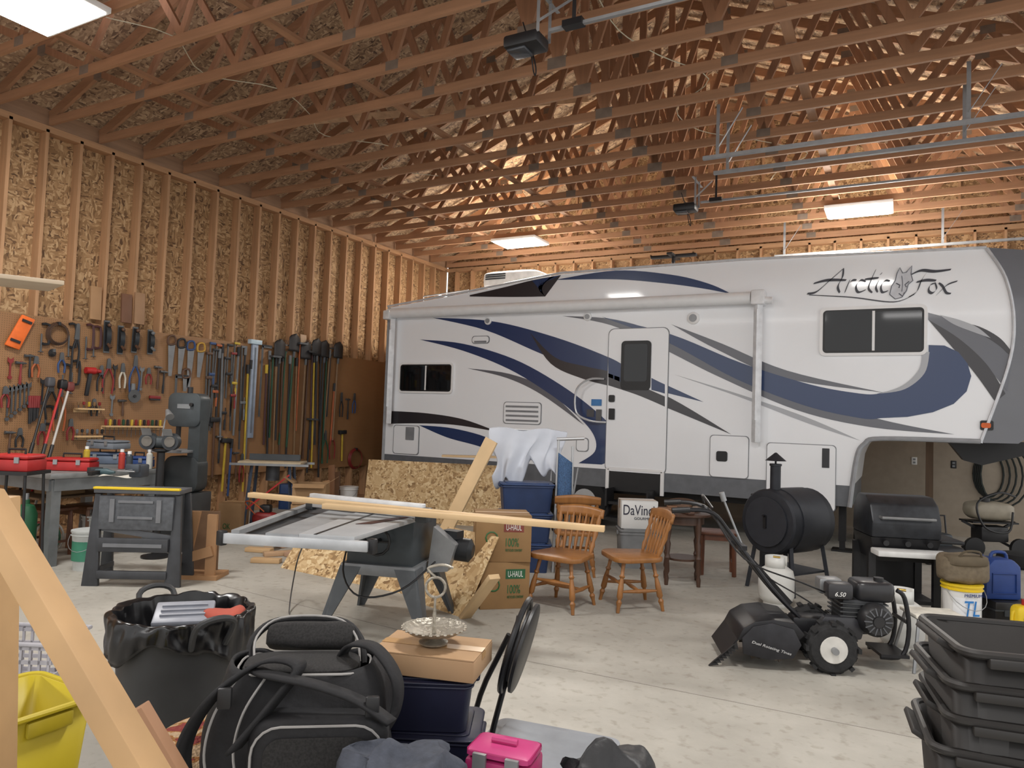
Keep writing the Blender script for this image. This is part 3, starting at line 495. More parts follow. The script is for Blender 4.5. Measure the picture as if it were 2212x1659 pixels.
# ---------- smoker
t=T('barrel_smoker','black barrel smoker with a chimney and conical cap between chairs and grill','smoker',gp(1702,1272),A-rad(58))
SM=m((38,40,46),.55,.3,.25)
O('barrel',B().rod((0,-.34,.68),(0,.3,.68),[(0,.27),(.01,.3),(.04,.315),(.97,.315),(1,.28)],32),SM,t); O('barrel_lid',B().rod((0,-.2,.68),(0,.2,.68),.322,32),m((44,46,52),.5,.3),t)
O('end_hatch',B().rod((0,-.36,.68),(0,-.345,.68),.24,28),m((50,52,58),.5,.3),t); O('end_latch',B().box((0,-.365,.68),(.03,.02,.12)).rod((0,-.37,.74),(0,-.4,.74),.01),BLKM,t)
O('chimney',B().rod((0,-.22,.93),(0,-.22,1.24),.05,16).rod((0,-.22,1.22),(0,-.22,1.24),.058,16),SM,t); O('chimney_cap',B().rod((0,-.22,1.27),(0,-.22,1.35),[(0,.1),(1,.008)],20).rod((0,-.22,1.2),(0,-.22,1.28),.01,6),SM,t)
for sx in (-1,1):
    for sy in (-1,1): O('leg',B().beam((sx*.27,sy*.28,0),(sx*.2,sy*.24,.48),.035,.035),SM,t)
O('handle',B().tube([(-.26,-.15,.86),(-.34,-.15,.9),(-.34,.15,.9),(-.26,.15,.86)],.012),BLKM,t)
O('lower_rack',B().box((0,0,.2),(.46,.5,.02)),SM,t); O('ash_door',B().box((-.3,.1,.3),(.06,.26,.26),bev=.01),m((64,68,72),.5,.3),t)
# ---------- grill
t=T('gas_grill','black gas grill with domed lid and pale side shelf beside the tiller','gas grill',gp(1932,1312),A-rad(8))
O('lid',B().prism([V((-.29,q[0],q[1])) for q in ((-.26,.66),(-.27,.8),(-.2,.95),(-.08,1.02),(.12,1.02),(.24,.92),(.26,.66))],(.58,0,0),.02),m((44,46,50),.4,.3,.3,0,14),t)
O('lid_handle',B().tube([(-.22,-.24,.84),(-.22,-.31,.84),(.22,-.31,.84),(.22,-.24,.84)],.013),STL,t); O('firebox',B().prism([(-.29,-.25,.66),(.29,-.25,.66),(.24,-.2,.45),(-.24,-.2,.45)],(0,.48,0)),BLKM,t)
O('front_shelf',B().box((0,-.36,.55),(.6,.2,.05),bev=.01),m((215,215,213),.5),t)
for k in (-.18,0,.18): O('knob',B().rod((k,-.27,.62),(k,-.3,.62),.025),BLK,t)
for sx in (-1,1): 
    for sy in (-1,1): O('leg',B().box((sx*.27,sy*.2,.28),(.06,.05,.56)),BLK,t)
O('side_shelf',B().box((.4,0,.64),(.2,.42,.03),bev=.008),BLK,t); O('bottom_shelf',B().box((0,0,.1),(.55,.42,.03)),BLK,t); O('back_panel',B().box((0,.2,.3),(.52,.01,.4)),BLK,t)
# ---------- tiller
t=T('rototiller','black rear-tine tiller with engine and ribbed rubber wheels on the open floor','tiller',gp(1752,1425),A-rad(6))
TB=m((34,34,37),.4,.3,.2)
for s,y in ((1,-.26),(2,.2)):
    w_=O('wheel',B().rod((.05,y-.05,.165),(.05,y+.07,.165),[(0,.1),(.02,.14),(.2,.16),(.8,.16),(.98,.14),(1,.1)],28),m((36,36,37),.85,0,.3,.6,30),t)
    tr_=B()
    for k in range(16): a=k*PI/8; tr_.box((.05+.165*math.cos(a),y+.01+(.025 if k%2 else -.025),.165+.165*math.sin(a)),(.02,.07,.03),(0,-a,0))
    O('tread_lug',tr_,m((34,34,35),.85),w_)
    O('rim',B().rod((.05,y-.055,.165),(.05,y-.02,.165),[(0,.055),(.01,.085),(.5,.095),(1,.095)],24),m((206,204,198),.5),w_); O('hub',B().rod((.05,y-.09,.165),(.05,y,.165),.022),STL,w_)
O('tine_cover',B().prism([V((x,-.28,z)) for x,z in ((-.56,.18),(-.52,.26),(-.44,.31),(-.32,.33),(-.18,.31),(-.12,.24),(-.16,.2),(-.3,.22),(-.46,.18))],(0,.48,0),.01),TB,t)
O('cover_end_plate',B().prism([V((x,-.3,z)) for x,z in ((-.52,.1),(-.53,.2),(-.46,.28),(-.34,.31),(-.2,.28),(-.15,.18),(-.2,.09),(-.36,.07))],(0,.02,0),.004),m((44,44,48),.45,.3,.3,0,12),t)
O('tine_flap',B().beam((-.54,-.04,.2),(-.64,-.04,.06),.012,.46,(0,0,1)),BLK,t)
b=B()
for k in range(8): b.prism([(-.56-.02*k,-.29,.17-.018*k),(-.6-.02*k,-.29,.13-.018*k),(-.55-.018*k,-.29,.12-.015*k)],(0,.02,0))
O('depth_stake',b,BLK,t)
for yy in (-.2,-.08,.06,.16):
    tb=B()
    for k in range(4): a=k*PI/2+yy*5; tb.beam((-.34,yy,.15),(-.34+.12*math.cos(a),yy,.15+.12*math.sin(a)),.012,.04,(0,1,0)).beam((-.34+.12*math.cos(a),yy,.15+.12*math.sin(a)),(-.34+.14*math.cos(a+.35),yy+.04,.15+.14*math.sin(a+.35)),.01,.035,(0,1,0))
    O('tine',tb,m((110,100,90),.5,.5),t)
O('transmission',B().box((.0,0,.22),(.3,.16,.18),bev=.03).beam((-.2,0,.2),(.35,0,.25),.08,.08),TB,t); O('belt_cover',B().prism([V((x,-.15,z)) for x,z in ((-.04,.22),(.04,.34),(.24,.34),(.3,.28),(.28,.2),(.1,.16))],(0,.06,0),.01),m((48,48,52),.35),t)
O('engine_block',B().box((.3,0,.36),(.28,.24,.2),bev=.03),m((54,55,58),.4,.4),t)
b=B()
for k in range(6): b.box((.3,-.0,.29+k*.028),(.31,.27,.008))
O('cooling_fin',b,m((84,86,88),.4,.5),t)
O('recoil_starter',B().rod((.36,-.14,.34),(.36,-.22,.34),[(0,.11),(.7,.105),(1,.085)],28).rod((.36,-.22,.34),(.36,-.23,.34),.035,12),m((36,36,38),.4),t)
rb=B()
for k in range(14): a=k*PI/7; rb.beam((.36+.042*math.cos(a),-.225,.34+.042*math.sin(a)),(.36+.09*math.cos(a),-.217,.34+.09*math.sin(a)),.006,.007,(0,1,0))
O('recoil_grille',rb,m((92,94,98),.5),t)
O('fuel_tank',B().sq((.38,-.02,.51),(.26,.24,.14),.4),m((40,40,43),.35),t); O('fuel_cap',B().rod((.42,-.05,.57),(.42,-.05,.6),.032),BLK,t); O('air_cleaner',B().box((.14,-.1,.51),(.17,.12,.11),bev=.025),m((48,48,51),.4),t); O('muffler',B().box((.14,.1,.5),(.16,.12,.11),bev=.02),STL,t)
txt('6.50',t,WHT,(.1,-.163,.48),.07,.028,shear=.3); txt('Dual Rotating Tines',t,m((190,190,190),.5),(-.47,-.303,.17),.26,.022,(PI/2,.25,0),shear=.2)
O('front_bumper',B().tube([(.42,-.1,.08),(.56,-.1,.1),(.6,-.1,.28),(.57,-.1,.48),(.52,-.1,.53)],.015,8,k=4).tube([(.42,.12,.08),(.56,.12,.1),(.6,.12,.28),(.57,.12,.48),(.52,.12,.53)],.015,8,k=4).rod((.59,-.1,.32),(.59,.12,.32),.013).box((.5,0,.1),(.18,.28,.02)),TB,t)
for s in (-1,1): O('handlebar',B().tube([(-.1,.06*s,.3),(-.3,.08*s,.5),(-.58,.12*s,.85),(-.72,.18*s,1.0),(-.9,.24*s,1.02)],.015,8,k=4),TB,t)
for s in (-1,1): O('grip',B().rod((-.88,.24*s,1.02),(-1.0,.25*s,1.01),.02),BLK,t)
O('handle_brace',B().box((-.5,0,.76),(.06,.24,.03)).beam((-.15,0,.38),(-.55,0,.8),.06,.035,(0,1,0)).tube([(-.72,-.18,1.03),(-.76,0,1.1),(-.72,.18,1.03)],.01,6,k=4),TB,t)
O('control_lever',B().rod((-.45,.03,.7),(-.6,.05,1.06),.008).rod((-.6,.05,1.06),(-.62,.05,1.12),.02),STL,t); O('control_cable',B().tube([(-.72,-.16,1.0),(-.5,-.18,.7),(-.1,-.14,.55),(.15,-.05,.45)],.006,6,k=5).tube([(-.7,.14,1.0),(-.4,.0,.62),(-.05,-.1,.42),(.1,-.1,.3)],.005,6,k=5),BLK,t)
def propane(lab,p,rz=0):
    t=T('propane_tank',lab,'propane tank',p,rz); mt=m((206,206,202),.4,0,.04)
    O('tank',B().lathe([(.1,.03),(.14,.06),(.155,.1),(.155,.26),(.14,.32),(.08,.36),(.0,.365)]),mt,t); O('foot_ring',B().lathe([(.11,0),(.11,.05)],cap=False),mt,t,solid=.003)
    O('collar',B().grid(lambda i,j:V((.1*math.cos(i*PI*1.6+.6),.1*math.sin(i*PI*1.6+.6),.34+.1*j)),18,1),mt,t,solid=.003); O('valve',B().rod((0,0,.36),(0,0,.42),.016).rod((-.03,0,.43),(.03,0,.43),.012),m((180,150,80),.3,.8),t); return t
propane('white propane tank under the smoker, left of the tiller',gp(1676,1308)); propane('white propane tank on the floor at the right of the tiller engine',gp(1946,1402))
def bucket(lab,p,mt,rim=None,dec=None,h=.37,r=.145):
    t=T('plastic_bucket',lab,'bucket',p,A); O('pail',B().lathe([(r*.86,0),(r,h)],cap=True),mt,t); O('rim',B().lathe([(r*1.01,h*.88),(r*1.06,h*.89),(r*1.06,h*.91),(r*1.01,h*.92),(r*1.01,h*.97),(r*1.07,h*.975),(r*1.07,h*1.02),(r*.95,h*1.02),(.0,h*1.01)]),rim or mt,t)
    O('bail',B().tube([(r*1.05*math.cos(a),-r*.3-abs(math.sin(a))*r,h*.9-abs(math.sin(a))*.14) for a in [PI*k/10 for k in range(11)]],.003,5),STL,t)
    if dec: O('printed_label',B().grid(lambda i,j:V((r*.965*math.sin(-1+2*i),-r*.965*math.cos(-1+2*i),h*(.25+.5*j))),16,1),dec,t)
    return t
p=gp(2077,1358); t=bucket('white paint bucket with yellow lid and blue print under the tan bag',p,WHT,YEL,m((232,234,236),.4)); txt('TL',t,m((40,120,190),.5),(-.07,-.152,.14),.12,.12,shear=.2); txt('PREMIUM',t,m((40,60,120),.5),(-.07,-.152,.29),.14,.025)
t=T('tan_canvas_bag','tan canvas bag slumped on the yellow-lidded bucket','bag',p+V((0,0,.378)),A); O('bag_body',B().sq((0,0,.12),(.38,.22,.24),.5,24,wob=.02),m((114,102,84),.85,0,.15,.4,30),t); O('handle',B().tube([(-.1,-.1,.2),(-.06,-.13,.27),(.06,-.13,.27),(.1,-.1,.2)],.01,6,k=4),m((84,74,58),.8),t); O('flap',B().sq((0,-.03,.19),(.34,.2,.1),.5,20),m((98,87,70),.85),t)
p=gp(2172,1350); t=T('black_case','low black plastic case under the blue jerry can','case',p,A); O('body',B().box((0,0,.11),(.34,.26,.22),bev=.015),BLK,t)
for s in (-1,1): O('latch',B().box((s*.08,-.134,.13),(.04,.012,.05)),DG,t)
O('lid_seam',B().box((0,0,.15),(.35,.27,.012)),DG,t)
t=T('jerry_can','blue plastic jerry can on the black case','jerry can',p+V((-.06,0,.22)),A); JB=m((32,60,122),.5); O('can_body',B().prism([V((x,-.09,z)) for x,z in ((-.15,0),(.15,0),(.15,.28),(.08,.34),(-.08,.34),(-.15,.26))],(0,.18,0),.025),JB,t); O('handle',B().tube([(-.06,0,.32),(-.04,0,.38),(.06,0,.38),(.08,0,.32)],.014,8,k=3),JB,t); O('cap',B().rod((-.12,0,.29),(-.15,0,.35),.03),m((26,50,110),.5),t); O('panel_ridge',B().tube([(-.1,-.095,.06),(.1,-.095,.06),(.1,-.095,.22),(-.1,-.095,.22)],.006,6,True),m((28,56,118),.5),t)
t=T('yellow_jug','yellow plastic jug at the right edge beside the black case','jug',gp(2216,1378),A); O('jug_body',B().sq((0,0,.13),(.2,.13,.26),.4),YEL,t); O('cap',B().rod((0,0,.25),(0,0,.3),.03),RED,t); O('handle',B().tube([(-.06,0,.22),(-.1,0,.2),(-.11,0,.1)],.012,8,k=3),YEL,t); O('label_panel',B().box((0,-.067,.12),(.12,.004,.1)),m((30,70,150),.5),t)
t=T('step_stool','small metal stool with a scuffed white top right of the tiller','step stool',gp(2015,1440),A-rad(5)); O('top',B().box((0,0,.36),(.34,.26,.025),bev=.008),m((216,212,200),.6,0,.15,0,20),t)
for sx in (-1,1): O('leg_frame',B().tube([(sx*.2,-.17,0),(sx*.14,-.1,.34),(sx*.14,.1,.34),(sx*.2,.17,0)],.012,8),STL,t)
t=T('generator','dark portable generator with green top beneath the trailer nose','generator',gp(1905,1170),A); O('frame',B().tube([(-.3,-.2,0),(-.3,-.2,.5),(.3,-.2,.5),(.3,-.2,0)],.016,8).tube([(-.3,.2,0),(-.3,.2,.5),(.3,.2,.5),(.3,.2,0)],.016,8),BLK,t); O('fuel_tank',B().sq((0,0,.56),(.56,.38,.2),.4),m((84,104,60),.4),t); O('engine',B().box((0,0,.22),(.45,.34,.3),bev=.03),DG,t)
t=T('sprayer','cream tank sprayer with black hose on a cart beneath the trailer nose','sprayer',gp(2135,1200),A); O('tank',B().sq((0,0,.6),(.6,.3,.24),.55,24,wob=.02),m((140,132,116),.5),t); O('frame',B().beam((-.35,0,.1),(.35,0,.45),.03,.03).beam((.35,0,.1),(-.35,0,.45),.03,.03).box((0,0,.45),(.6,.3,.02)),BLKM,t); O('cap',B().rod((-.05,0,.7),(-.05,0,.76),.06),BLK,t); O('pump_box',B().box((0,-.02,.3),(.36,.24,.2),bev=.02),BLK,t)
for s in (-1,1): O('wheel',B().rod((s*.3,-.2,.13),(s*.3,-.15,.13),.13,20),BLK,t)
O('spray_hose',B().tube([(.2,-.18,.6),(.1,-.24,.35),(-.2,-.24,.4),(-.28,-.2,.7),(.0,-.2,.85),(.25,-.15,.8)],.014,6,k=5),BLK,t)
t=T('coiled_cable','black cables looped on the back wall beneath the trailer nose','cable',(yp(2135,1010,YB-.05)))
for k in range(5): O('loop',B().tube([(.0+(.28+.04*k)*math.cos(a)*.7+.05*k,-.02*k,(.35+.03*k)*math.sin(a)-.1) for a in [2*PI*j/20 for j in range(20)]],.014,6,True),m((28,36,34),.6),t)
t=T('wooden_post','square timber post behind the trailer nose','post',(yp(2007,1100,12.9).x,12.9,0)); O('shaft',B().box((0,0,.75),(.1,.1,1.5)),wd((100,78,58),2),t); O('base_plate',B().box((0,0,.01),(.16,.16,.02)),STL,t)
for u,v,l in ((1975,995,'white outlet plate on the pale wall left of the timber post'),(2060,1003,'dark outlet plate on the pale wall right of the timber post')):
    t=T('wall_outlet',l,'outlet',yp(u,v,YB-.025)); O('plate',B().box((0,0,0),(.08,.008,.12),bev=.003),WHT if u<2000 else BLK,t); O('socket',B().box((0,-.006,.025),(.035,.004,.03)).box((0,-.006,-.025),(.035,.004,.03)),GRY,t)
t=T('spare_tire','dark spare tyre lying near the cart beneath the trailer nose','tyre',gp(2205,1225),A); O('tire',B().lathe([(.14,0),(.24,.02),(.26,.09),(.24,.16),(.14,.18)]),m((26,26,28),.85),t); O('rim',B().lathe([(.0,.04),(.14,.04),(.14,.15),(.0,.12)]),DG,t)
t=T('push_mower','dark push mower with folded handle between the sprayer cart and the grill','mower',gp(2032,1215),A); O('deck',B().sq((0,0,.14),(.46,.42,.16),.5),m((44,44,46),.5),t); O('engine',B().box((0,.02,.28),(.22,.2,.16),bev=.03),DG,t); O('folded_handle',B().tube([(-.18,.16,.15),(-.2,.26,.55),(.2,.26,.55),(.18,.16,.15)],.013,8),BLK,t)
for sx in (-1,1):
    for sy in (-1,1): O('wheel',B().rod((sx*.22,sy*.15,.09),(sx*.26,sy*.15,.09),.09,18),BLK,t)
# ---------- LEFT BENCH AREA
t=T('steel_workbench','grey steel workbench along the tool wall carrying the red toolbox','workbench',(-7.87,4.66,0))
O('bench_top',B().box((0,0,.875),(1.3,1.2,.05),bev=.004),m((134,136,136),.45,.4,.2),t); O('apron',B().box((.62,0,.79),(.03,1.1,.12)).box((0,-.57,.79),(1.2,.03,.12)),m((112,116,118),.5,.3),t)
for sx in (-1,1):
    for sy in (-1,1): O('leg',B().box((sx*.58,sy*.52,.42),(.09,.09,.84)),m((120,124,126),.5,.3),t)
O('lower_shelf',B().box((-.15,0,.62),(.9,1.0,.02)),m((100,78,56),.7),t)
def onb(u,v): return gp(u,v,.902)
def toolbox(lab,p,rz,w,d,h,mt,name='tool_box',cat='toolbox',lt=None,hd=True):
    t=T(name,lab,cat,p,rz); O('box',B().box((0,0,h*.35),(w,d,h*.7),bev=.01),mt,t); O('lid',B().prism([(-w/2,-d/2,h*.72),(w/2,-d/2,h*.72),(w/2,d/2,h*.72),(-w/2,d/2,h*.72)],(0,0,h*.28),.02),lt or mt,t); O('handle',B().tube([(-w*.2,0,h),(-w*.2,0,h+.04),(w*.2,0,h+.04),(w*.2,0,h)] if hd else [(-w*.2,0,h+.008),(w*.2,0,h+.008)],.01),BLK if hd else (lt or mt),t)
    for s in (-1,1): O('latch',B().box((s*w*.25,-d/2-.006,h*.68),(.04,.012,.05)),STL,t)
    return t
toolbox('red metal toolbox lying on the near end of the steel workbench',onb(155,1015),A+.1,.44,.22,.13,RED)
toolbox('grey and blue tool case lying open-topped behind the red toolbox',onb(232,1000),A+.3,.42,.28,.13,m((92,104,122),.5),lt=m((64,80,106),.5))
toolbox('grey plastic drill case stacked above the blue tool case',onb(232,1000)+V((0,0,.172)),A-.3,.4,.26,.1,m((110,116,124),.5))
toolbox('blue plastic case at the rear of the steel workbench',onb(300,1008),A,.26,.2,.12,m((34,64,120),.5))
tp=gp(35,1015,1.0)
toolbox('red tool chest at the left edge near the green canister',tp,A,.36,.26,.14,RED); 
t=T('tool_stand','black legged stand under the red tool chest at the left edge','stand',(tp.x,tp.y,0),A); O('shelf',B().box((0,0,.985),(.4,.32,.03)),BLK,t)
for sx in (-1,1):
    for sy in (-1,1): O('leg',B().rod((sx*.19,sy*.14,0),(sx*.16,sy*.12,.98),.012),BLK,t)
t=T('gas_canister','green gas canister standing below the red tool chest','gas canister',gp(48,1222),0); O('tank',B().lathe([(.09,0),(.1,.02),(.1,.5),(.07,.58),(.03,.6),(.03,.64)]),m((28,80,50),.5),t); O('valve',B().rod((0,0,.64),(0,0,.7),.02),STL,t)
t=T('garden_hose','coiled red and white hose beside the green canister','hose',gp(88,1195),A)
for k in range(4): O('coil',B().tube([(.15*math.cos(a)+.02*k,-.06+.03*k,.175+.16*math.sin(a)) for a in [2*PI*j/18 for j in range(18)]],.012,6,True),[m((160,66,58),.5),m((190,185,176),.5),m((56,100,74),.5),m((190,185,176),.5)][k],t)
bucket('white pail with green label on the floor under the steel workbench',gp(188,1228),m((190,194,192),.5),None,m((60,130,104),.5))
bucket('white pail behind the green-labelled pail',gp(206,1186),m((200,203,201),.5)); bucket('white lidded paint bucket left of the upright strand board sheet',gp(752,1100),WHT)
for i,(u,v,c_,l) in enumerate(((262,1012,(176,60,50),'red spray can standing on the workbench'),(278,1018,(60,66,72),'dark spray can standing on the workbench'),(322,1012,(202,202,195),'white spray can near the band saw end of the workbench'),(186,1004,(190,160,50),'yellow spray can between the red toolbox and the blue case'))):
    t=T('spray_can',l,'spray can',onb(u,v)); O('can',B().lathe([(.03,0),(.033,.01),(.033,.16),(.015,.18)]),m(c_,.4),t); O('cap',B().lathe([(.02,.18),(.02,.21),(0,.212)]),WHT,t)
t=T('bench_vise','dark bench vise bolted to the front corner of the workbench','vise',onb(300,1032),A); VG=m((70,76,84),.45,.3); O('body',B().box((0,0,.07),(.12,.16,.12),bev=.015).box((0,-.12,.1),(.13,.04,.08),bev=.01),VG,t); O('screw',B().rod((0,-.14,.08),(0,-.24,.08),.012).rod((-.08,-.24,.08),(.08,-.24,.08),.007),STL,t)
tag(O('paper_sheet',B().grid(lambda i,j:V((-.14+.28*i,-.1+.2*j,.012+.012*math.sin(i*5+j*3))),8,6),m((204,200,190),.8),None,onb(255,1030),A+.2,solid=.001),'loose pale paper lying on the workbench front edge','paper')
for i,(u,v,c_,l) in enumerate(((125,1006,(110,70,44),'small brown wooden block on the near corner of the workbench'),(205,1022,(50,52,56),'small dark metal block in front of the blue case on the workbench'))):
    tag(O('block',B().box((0,0,.03),(.12,.08,.06),(0,0,i),bev=.006),m(c_,.5),None,onb(u,v),A),l,'block')
t=T('power_drill','dark cordless drill lying near the paper on the workbench','drill',onb(225,1028),A); O('body',B().rod((-.08,0,.04),(.1,0,.04),[(0,.03),(.6,.035),(.8,.02),(1,.012)],12),m((50,74,80),.5),t); O('grip',B().beam((-.04,0,.04),(-.06,-.14,.03),.035,.04),BLK,t)
carton('small cardboard box on the lower shelf of the workbench',V((-7.9,4.55,.63)),.2,.36,.3,.18)
def leanpole(lab,p,q,mt,hm,name='trimmer'):
    p=V(p);q=V(q); t=T(name,lab,'garden tool',p); d=q-p; O('shaft',B().rod((0,0,0),d,.013),mt,t); O('head',B().sq(d,(.1,.09,.12),.5),hm,t); O('grip',B().rod(d*.5,d*.62,.02),BLK,t); return t
leanpole('red-shafted pole tool leaning on the workbench, nearer one',gp(28,1205),xp(135,830,-8.75),RED,BLK); leanpole('white-shafted pole tool leaning on the workbench beside the red one',gp(45,1198),xp(150,835,-8.75),m((180,176,170),.5),m((110,50,45),.5)); leanpole('black-shafted pole tool leaning at the left of the red one',gp(5,1195),xp(108,825,-8.75),BLK,m((70,70,74),.5))
t=T('folding_work_stand','black plastic folding work stand with yellow top edge in front of the bench','work stand',gp(300,1258),A+rad(4)); PB=m((56,58,62),.55,0,.2)
O('top',B().box((0,0,.83),(.74,.3,.04),bev=.006),m((84,86,90),.5),t); O('yellow_edge',B().box((0,-.14,.855),(.74,.05,.02),bev=.004),YEL,t)
for s in (-1,1):
    O('leg',B().prism([(s*.32,-.12,.8),(s*.37,-.12,.8),(s*.42,-.17,0),(s*.28,-.17,0),(s*.29,-.16,.1)],(0,.04,0),.004),PB,t); O('leg',B().prism([(s*.32,.1,.8),(s*.37,.1,.8),(s*.42,.15,0),(s*.31,.15,0)],(0,.04,0),.004),PB,t)
O('front_panel',B().box((0,-.13,.64),(.64,.04,.3),bev=.01),m((84,87,92),.55,0,.25,0,20),t)
for z,h_ in ((.36,.12),(.1,.07)): O('rung',B().box((0,-.15,z),(.6,.05,h_),bev=.01),PB,t)
O('panel_ridge',B().box((-.2,-.155,.66),(.04,.02,.2)).box((.2,-.155,.66),(.04,.02,.2)).box((0,-.155,.74),(.3,.02,.02)).box((0,-.155,.6),(.3,.02,.02)).box((0,-.18,.36),(.5,.01,.03)),m((112,114,118),.5),t)
for s in (-1,1): O('side_rail',B().box((s*.3,0,.14),(.03,.26,.04)),PB,t)
O('fold_strut',B().beam((-.3,-.1,.5),(.3,-.1,.42),.05,.03),m((92,95,100),.5),t)
t=T('wooden_crate_frame','rough wooden frame with a sloping side right of the black work stand','wooden frame',gp(435,1245),A); WF=m((156,118,82),.6,0,.14,0,3)
O('side',B().prism([(-.18,-.1,0),(-.1,-.1,0),(.0,-.1,.62),(-.1,-.1,.62)],(0,.03,0)).box((.12,-.1,.3),(.09,.035,.6)).box((-.02,-.13,.22),(.34,.035,.09),(0,-.3,0)),WF,t); O('back',B().box((-.05,.12,.3),(.3,.02,.6)),m((110,84,62),.6),t); O('foot',B().box((0,0,.02),(.4,.3,.04)),WF,t)
stool('small dark wooden table behind the workbench leg',V((-7.9,4.4,0)),.1,.5,.4,.5,wd((92,56,36),2,.4),'small table'); stool('low wooden stool under the workbench, beside the dark table',V((-7.9,4.9,0)),.0,.4,.34,.48,wd((104,68,44),2,.4))
t=T('band_saw','tall grey band saw with rounded wheel housings beside the bench','band saw',gp(392,1185),A+rad(-10)); BG=m((62,68,71),.45,.2,.15)
O('upper_housing',B().prism([V((q.x,-.1,q.y+1.56)) for q in rp(.4,.38,.08)],(0,.2,0),.01),BG,t); O('lower_housing',B().prism([V((q.x,-.1,q.y+.84)) for q in rp(.42,.4,.1)],(0,.2,0),.01),m((50,54,56),.5,.2),t)
O('column',B().box((.13,0,1.2),(.14,.16,.5)),BG,t); O('table',B().box((-.08,-.08,1.1),(.42,.42,.03),bev=.004),STL,t); O('stand',B().box((0,0,.32),(.44,.36,.64),bev=.01),m((50,52,54),.5,.2),t); O('blade_guide',B().box((-.12,0,1.3),(.04,.04,.22)),BLK,t); O('blade',B().box((-.12,0,1.22),(.003,.012,.3)),STL,t); O('tension_knob',B().rod((0,0,1.74),(0,0,1.82),.03),BLK,t); O('door_knob',B().rod((.1,-.1,1.62),(.1,-.13,1.62),.02),BLK,t); O('badge',B().box((0,-.103,1.6),(.16,.004,.05)),m((120,124,126),.4),t)
t=T('bench_grinder','bench grinder with round wheel guard on a pedestal left of the band saw','bench grinder',gp(335,1203),A); O('pedestal',B().lathe([(.14,0),(.14,.02),(.04,.04),(.04,1.1),(.09,1.12),(.09,1.14)]),BLK,t); O('motor',B().rod((-.1,0,1.21),(.1,0,1.21),[(0,.05),(.1,.065),(.9,.065),(1,.05)],18),BG,t)
for s in (-1,1): O('wheel_guard',B().rod((s*.12,-.07,1.22),(s*.12,.0,1.22),.09,24),m((60,64,68),.4,.4),t); O('grinding_wheel',B().rod((s*.12,-.085,1.22),(s*.12,-.068,1.22),.055,24),m((110,106,100),.9),t)
for s in (-1,1): O('eye_shield',B().box((s*.11,-.12,1.32),(.1,.004,.08),(.5,0,0)),STL,t)
O('work_light',B().tube([(0,0,1.26),(.0,.05,1.45),(.06,0,1.53)],.008,6,k=4).rod((.04,0,1.55),(.1,-.06,1.48),[(0,.02),(1,.045)],14),STL,t)
t=T('router_table','small tool table with pale top and red brace in front of the shovels','tool table',gp(583,1145),A+.1); O('top',B().box((0,0,.9),(.8,.46,.03),bev=.004),m((170,154,128),.5),t); O('fence',B().box((0,.1,.96),(.66,.06,.08)),DG,t)
for s in (-1,1): O('side_rail',B().box((0,s*.23,.88),(1.0,.03,.03)),STL,t)
for sx in (-1,1):
    for sy in (-1,1): O('leg',B().beam((sx*.3,sy*.2,0),(sx*.24,sy*.14,.88),.03,.03),m((60,72,90),.5),t)
O('motor',B().rod((0,0,.66),(0,0,.88),.09,16),m((60,62,66),.5),t); O('shelf',B().box((0,0,.46),(.46,.3,.02)),m((60,72,90),.5),t); O('cross_brace',B().beam((-.27,-.18,.3),(.25,-.16,.75),.02,.02),RED,t)
t=T('air_compressor','small red air compressor under the tool table','compressor',gp(572,1150),A); O('tank',B().sq((0,0,.18),(.34,.18,.18),.7),m((130,34,32),.5),t); O('pump',B().box((0,0,.31),(.14,.12,.1),bev=.02),BLK,t)
for s in (-1,1): O('foot',B().box((s*.1,0,.045),(.03,.14,.09)),BLK,t)
O('hose',B().tube([(-.1,-.12,.25),(-.2,-.2,.4),(-.1,-.24,.42),(.05,-.22,.3)],.008,6,k=4),m((170,80,40),.5),t)
tag(O('blue_bin',B().prism(rp(.3,.26,.04),(0,0,.4),.01),m((30,56,100),.5),None,gp(625,1098),A),'plain blue bin standing behind the tool table','bin')
carton('plain closed cardboard box on the floor under the open one',gp(668,1150),A,.42,.34,.38); carton('open cardboard box with raised flaps right of the tool table',gp(668,1150)+V((0,0,.39)),A+.1,.42,.34,.26,CARD,None,True)
carton('small cardboard box with green print left of the tool table',gp(503,1148),A-.1,.3,.24,.38,CARD,None,False,[('OK',-.08,.05,.1,.07)],GRN)
for i,(u,v,h,c_,l) in enumerate(((704,1120,.55,(176,136,96),'light'),(715,1110,.75,(130,92,64),'brown'),(694,1125,.45,(186,154,116),'short pale'),(728,1100,.6,(104,74,52),'dark narrow'))):
    p=gp(u,v); board(l+' scrap board leaning behind the open cardboard box',p,p+V((-.12,.1,h)),.03,.12,m(c_,.6,0,.12,0,3),ref=(0,1,0),name='scrap_board')
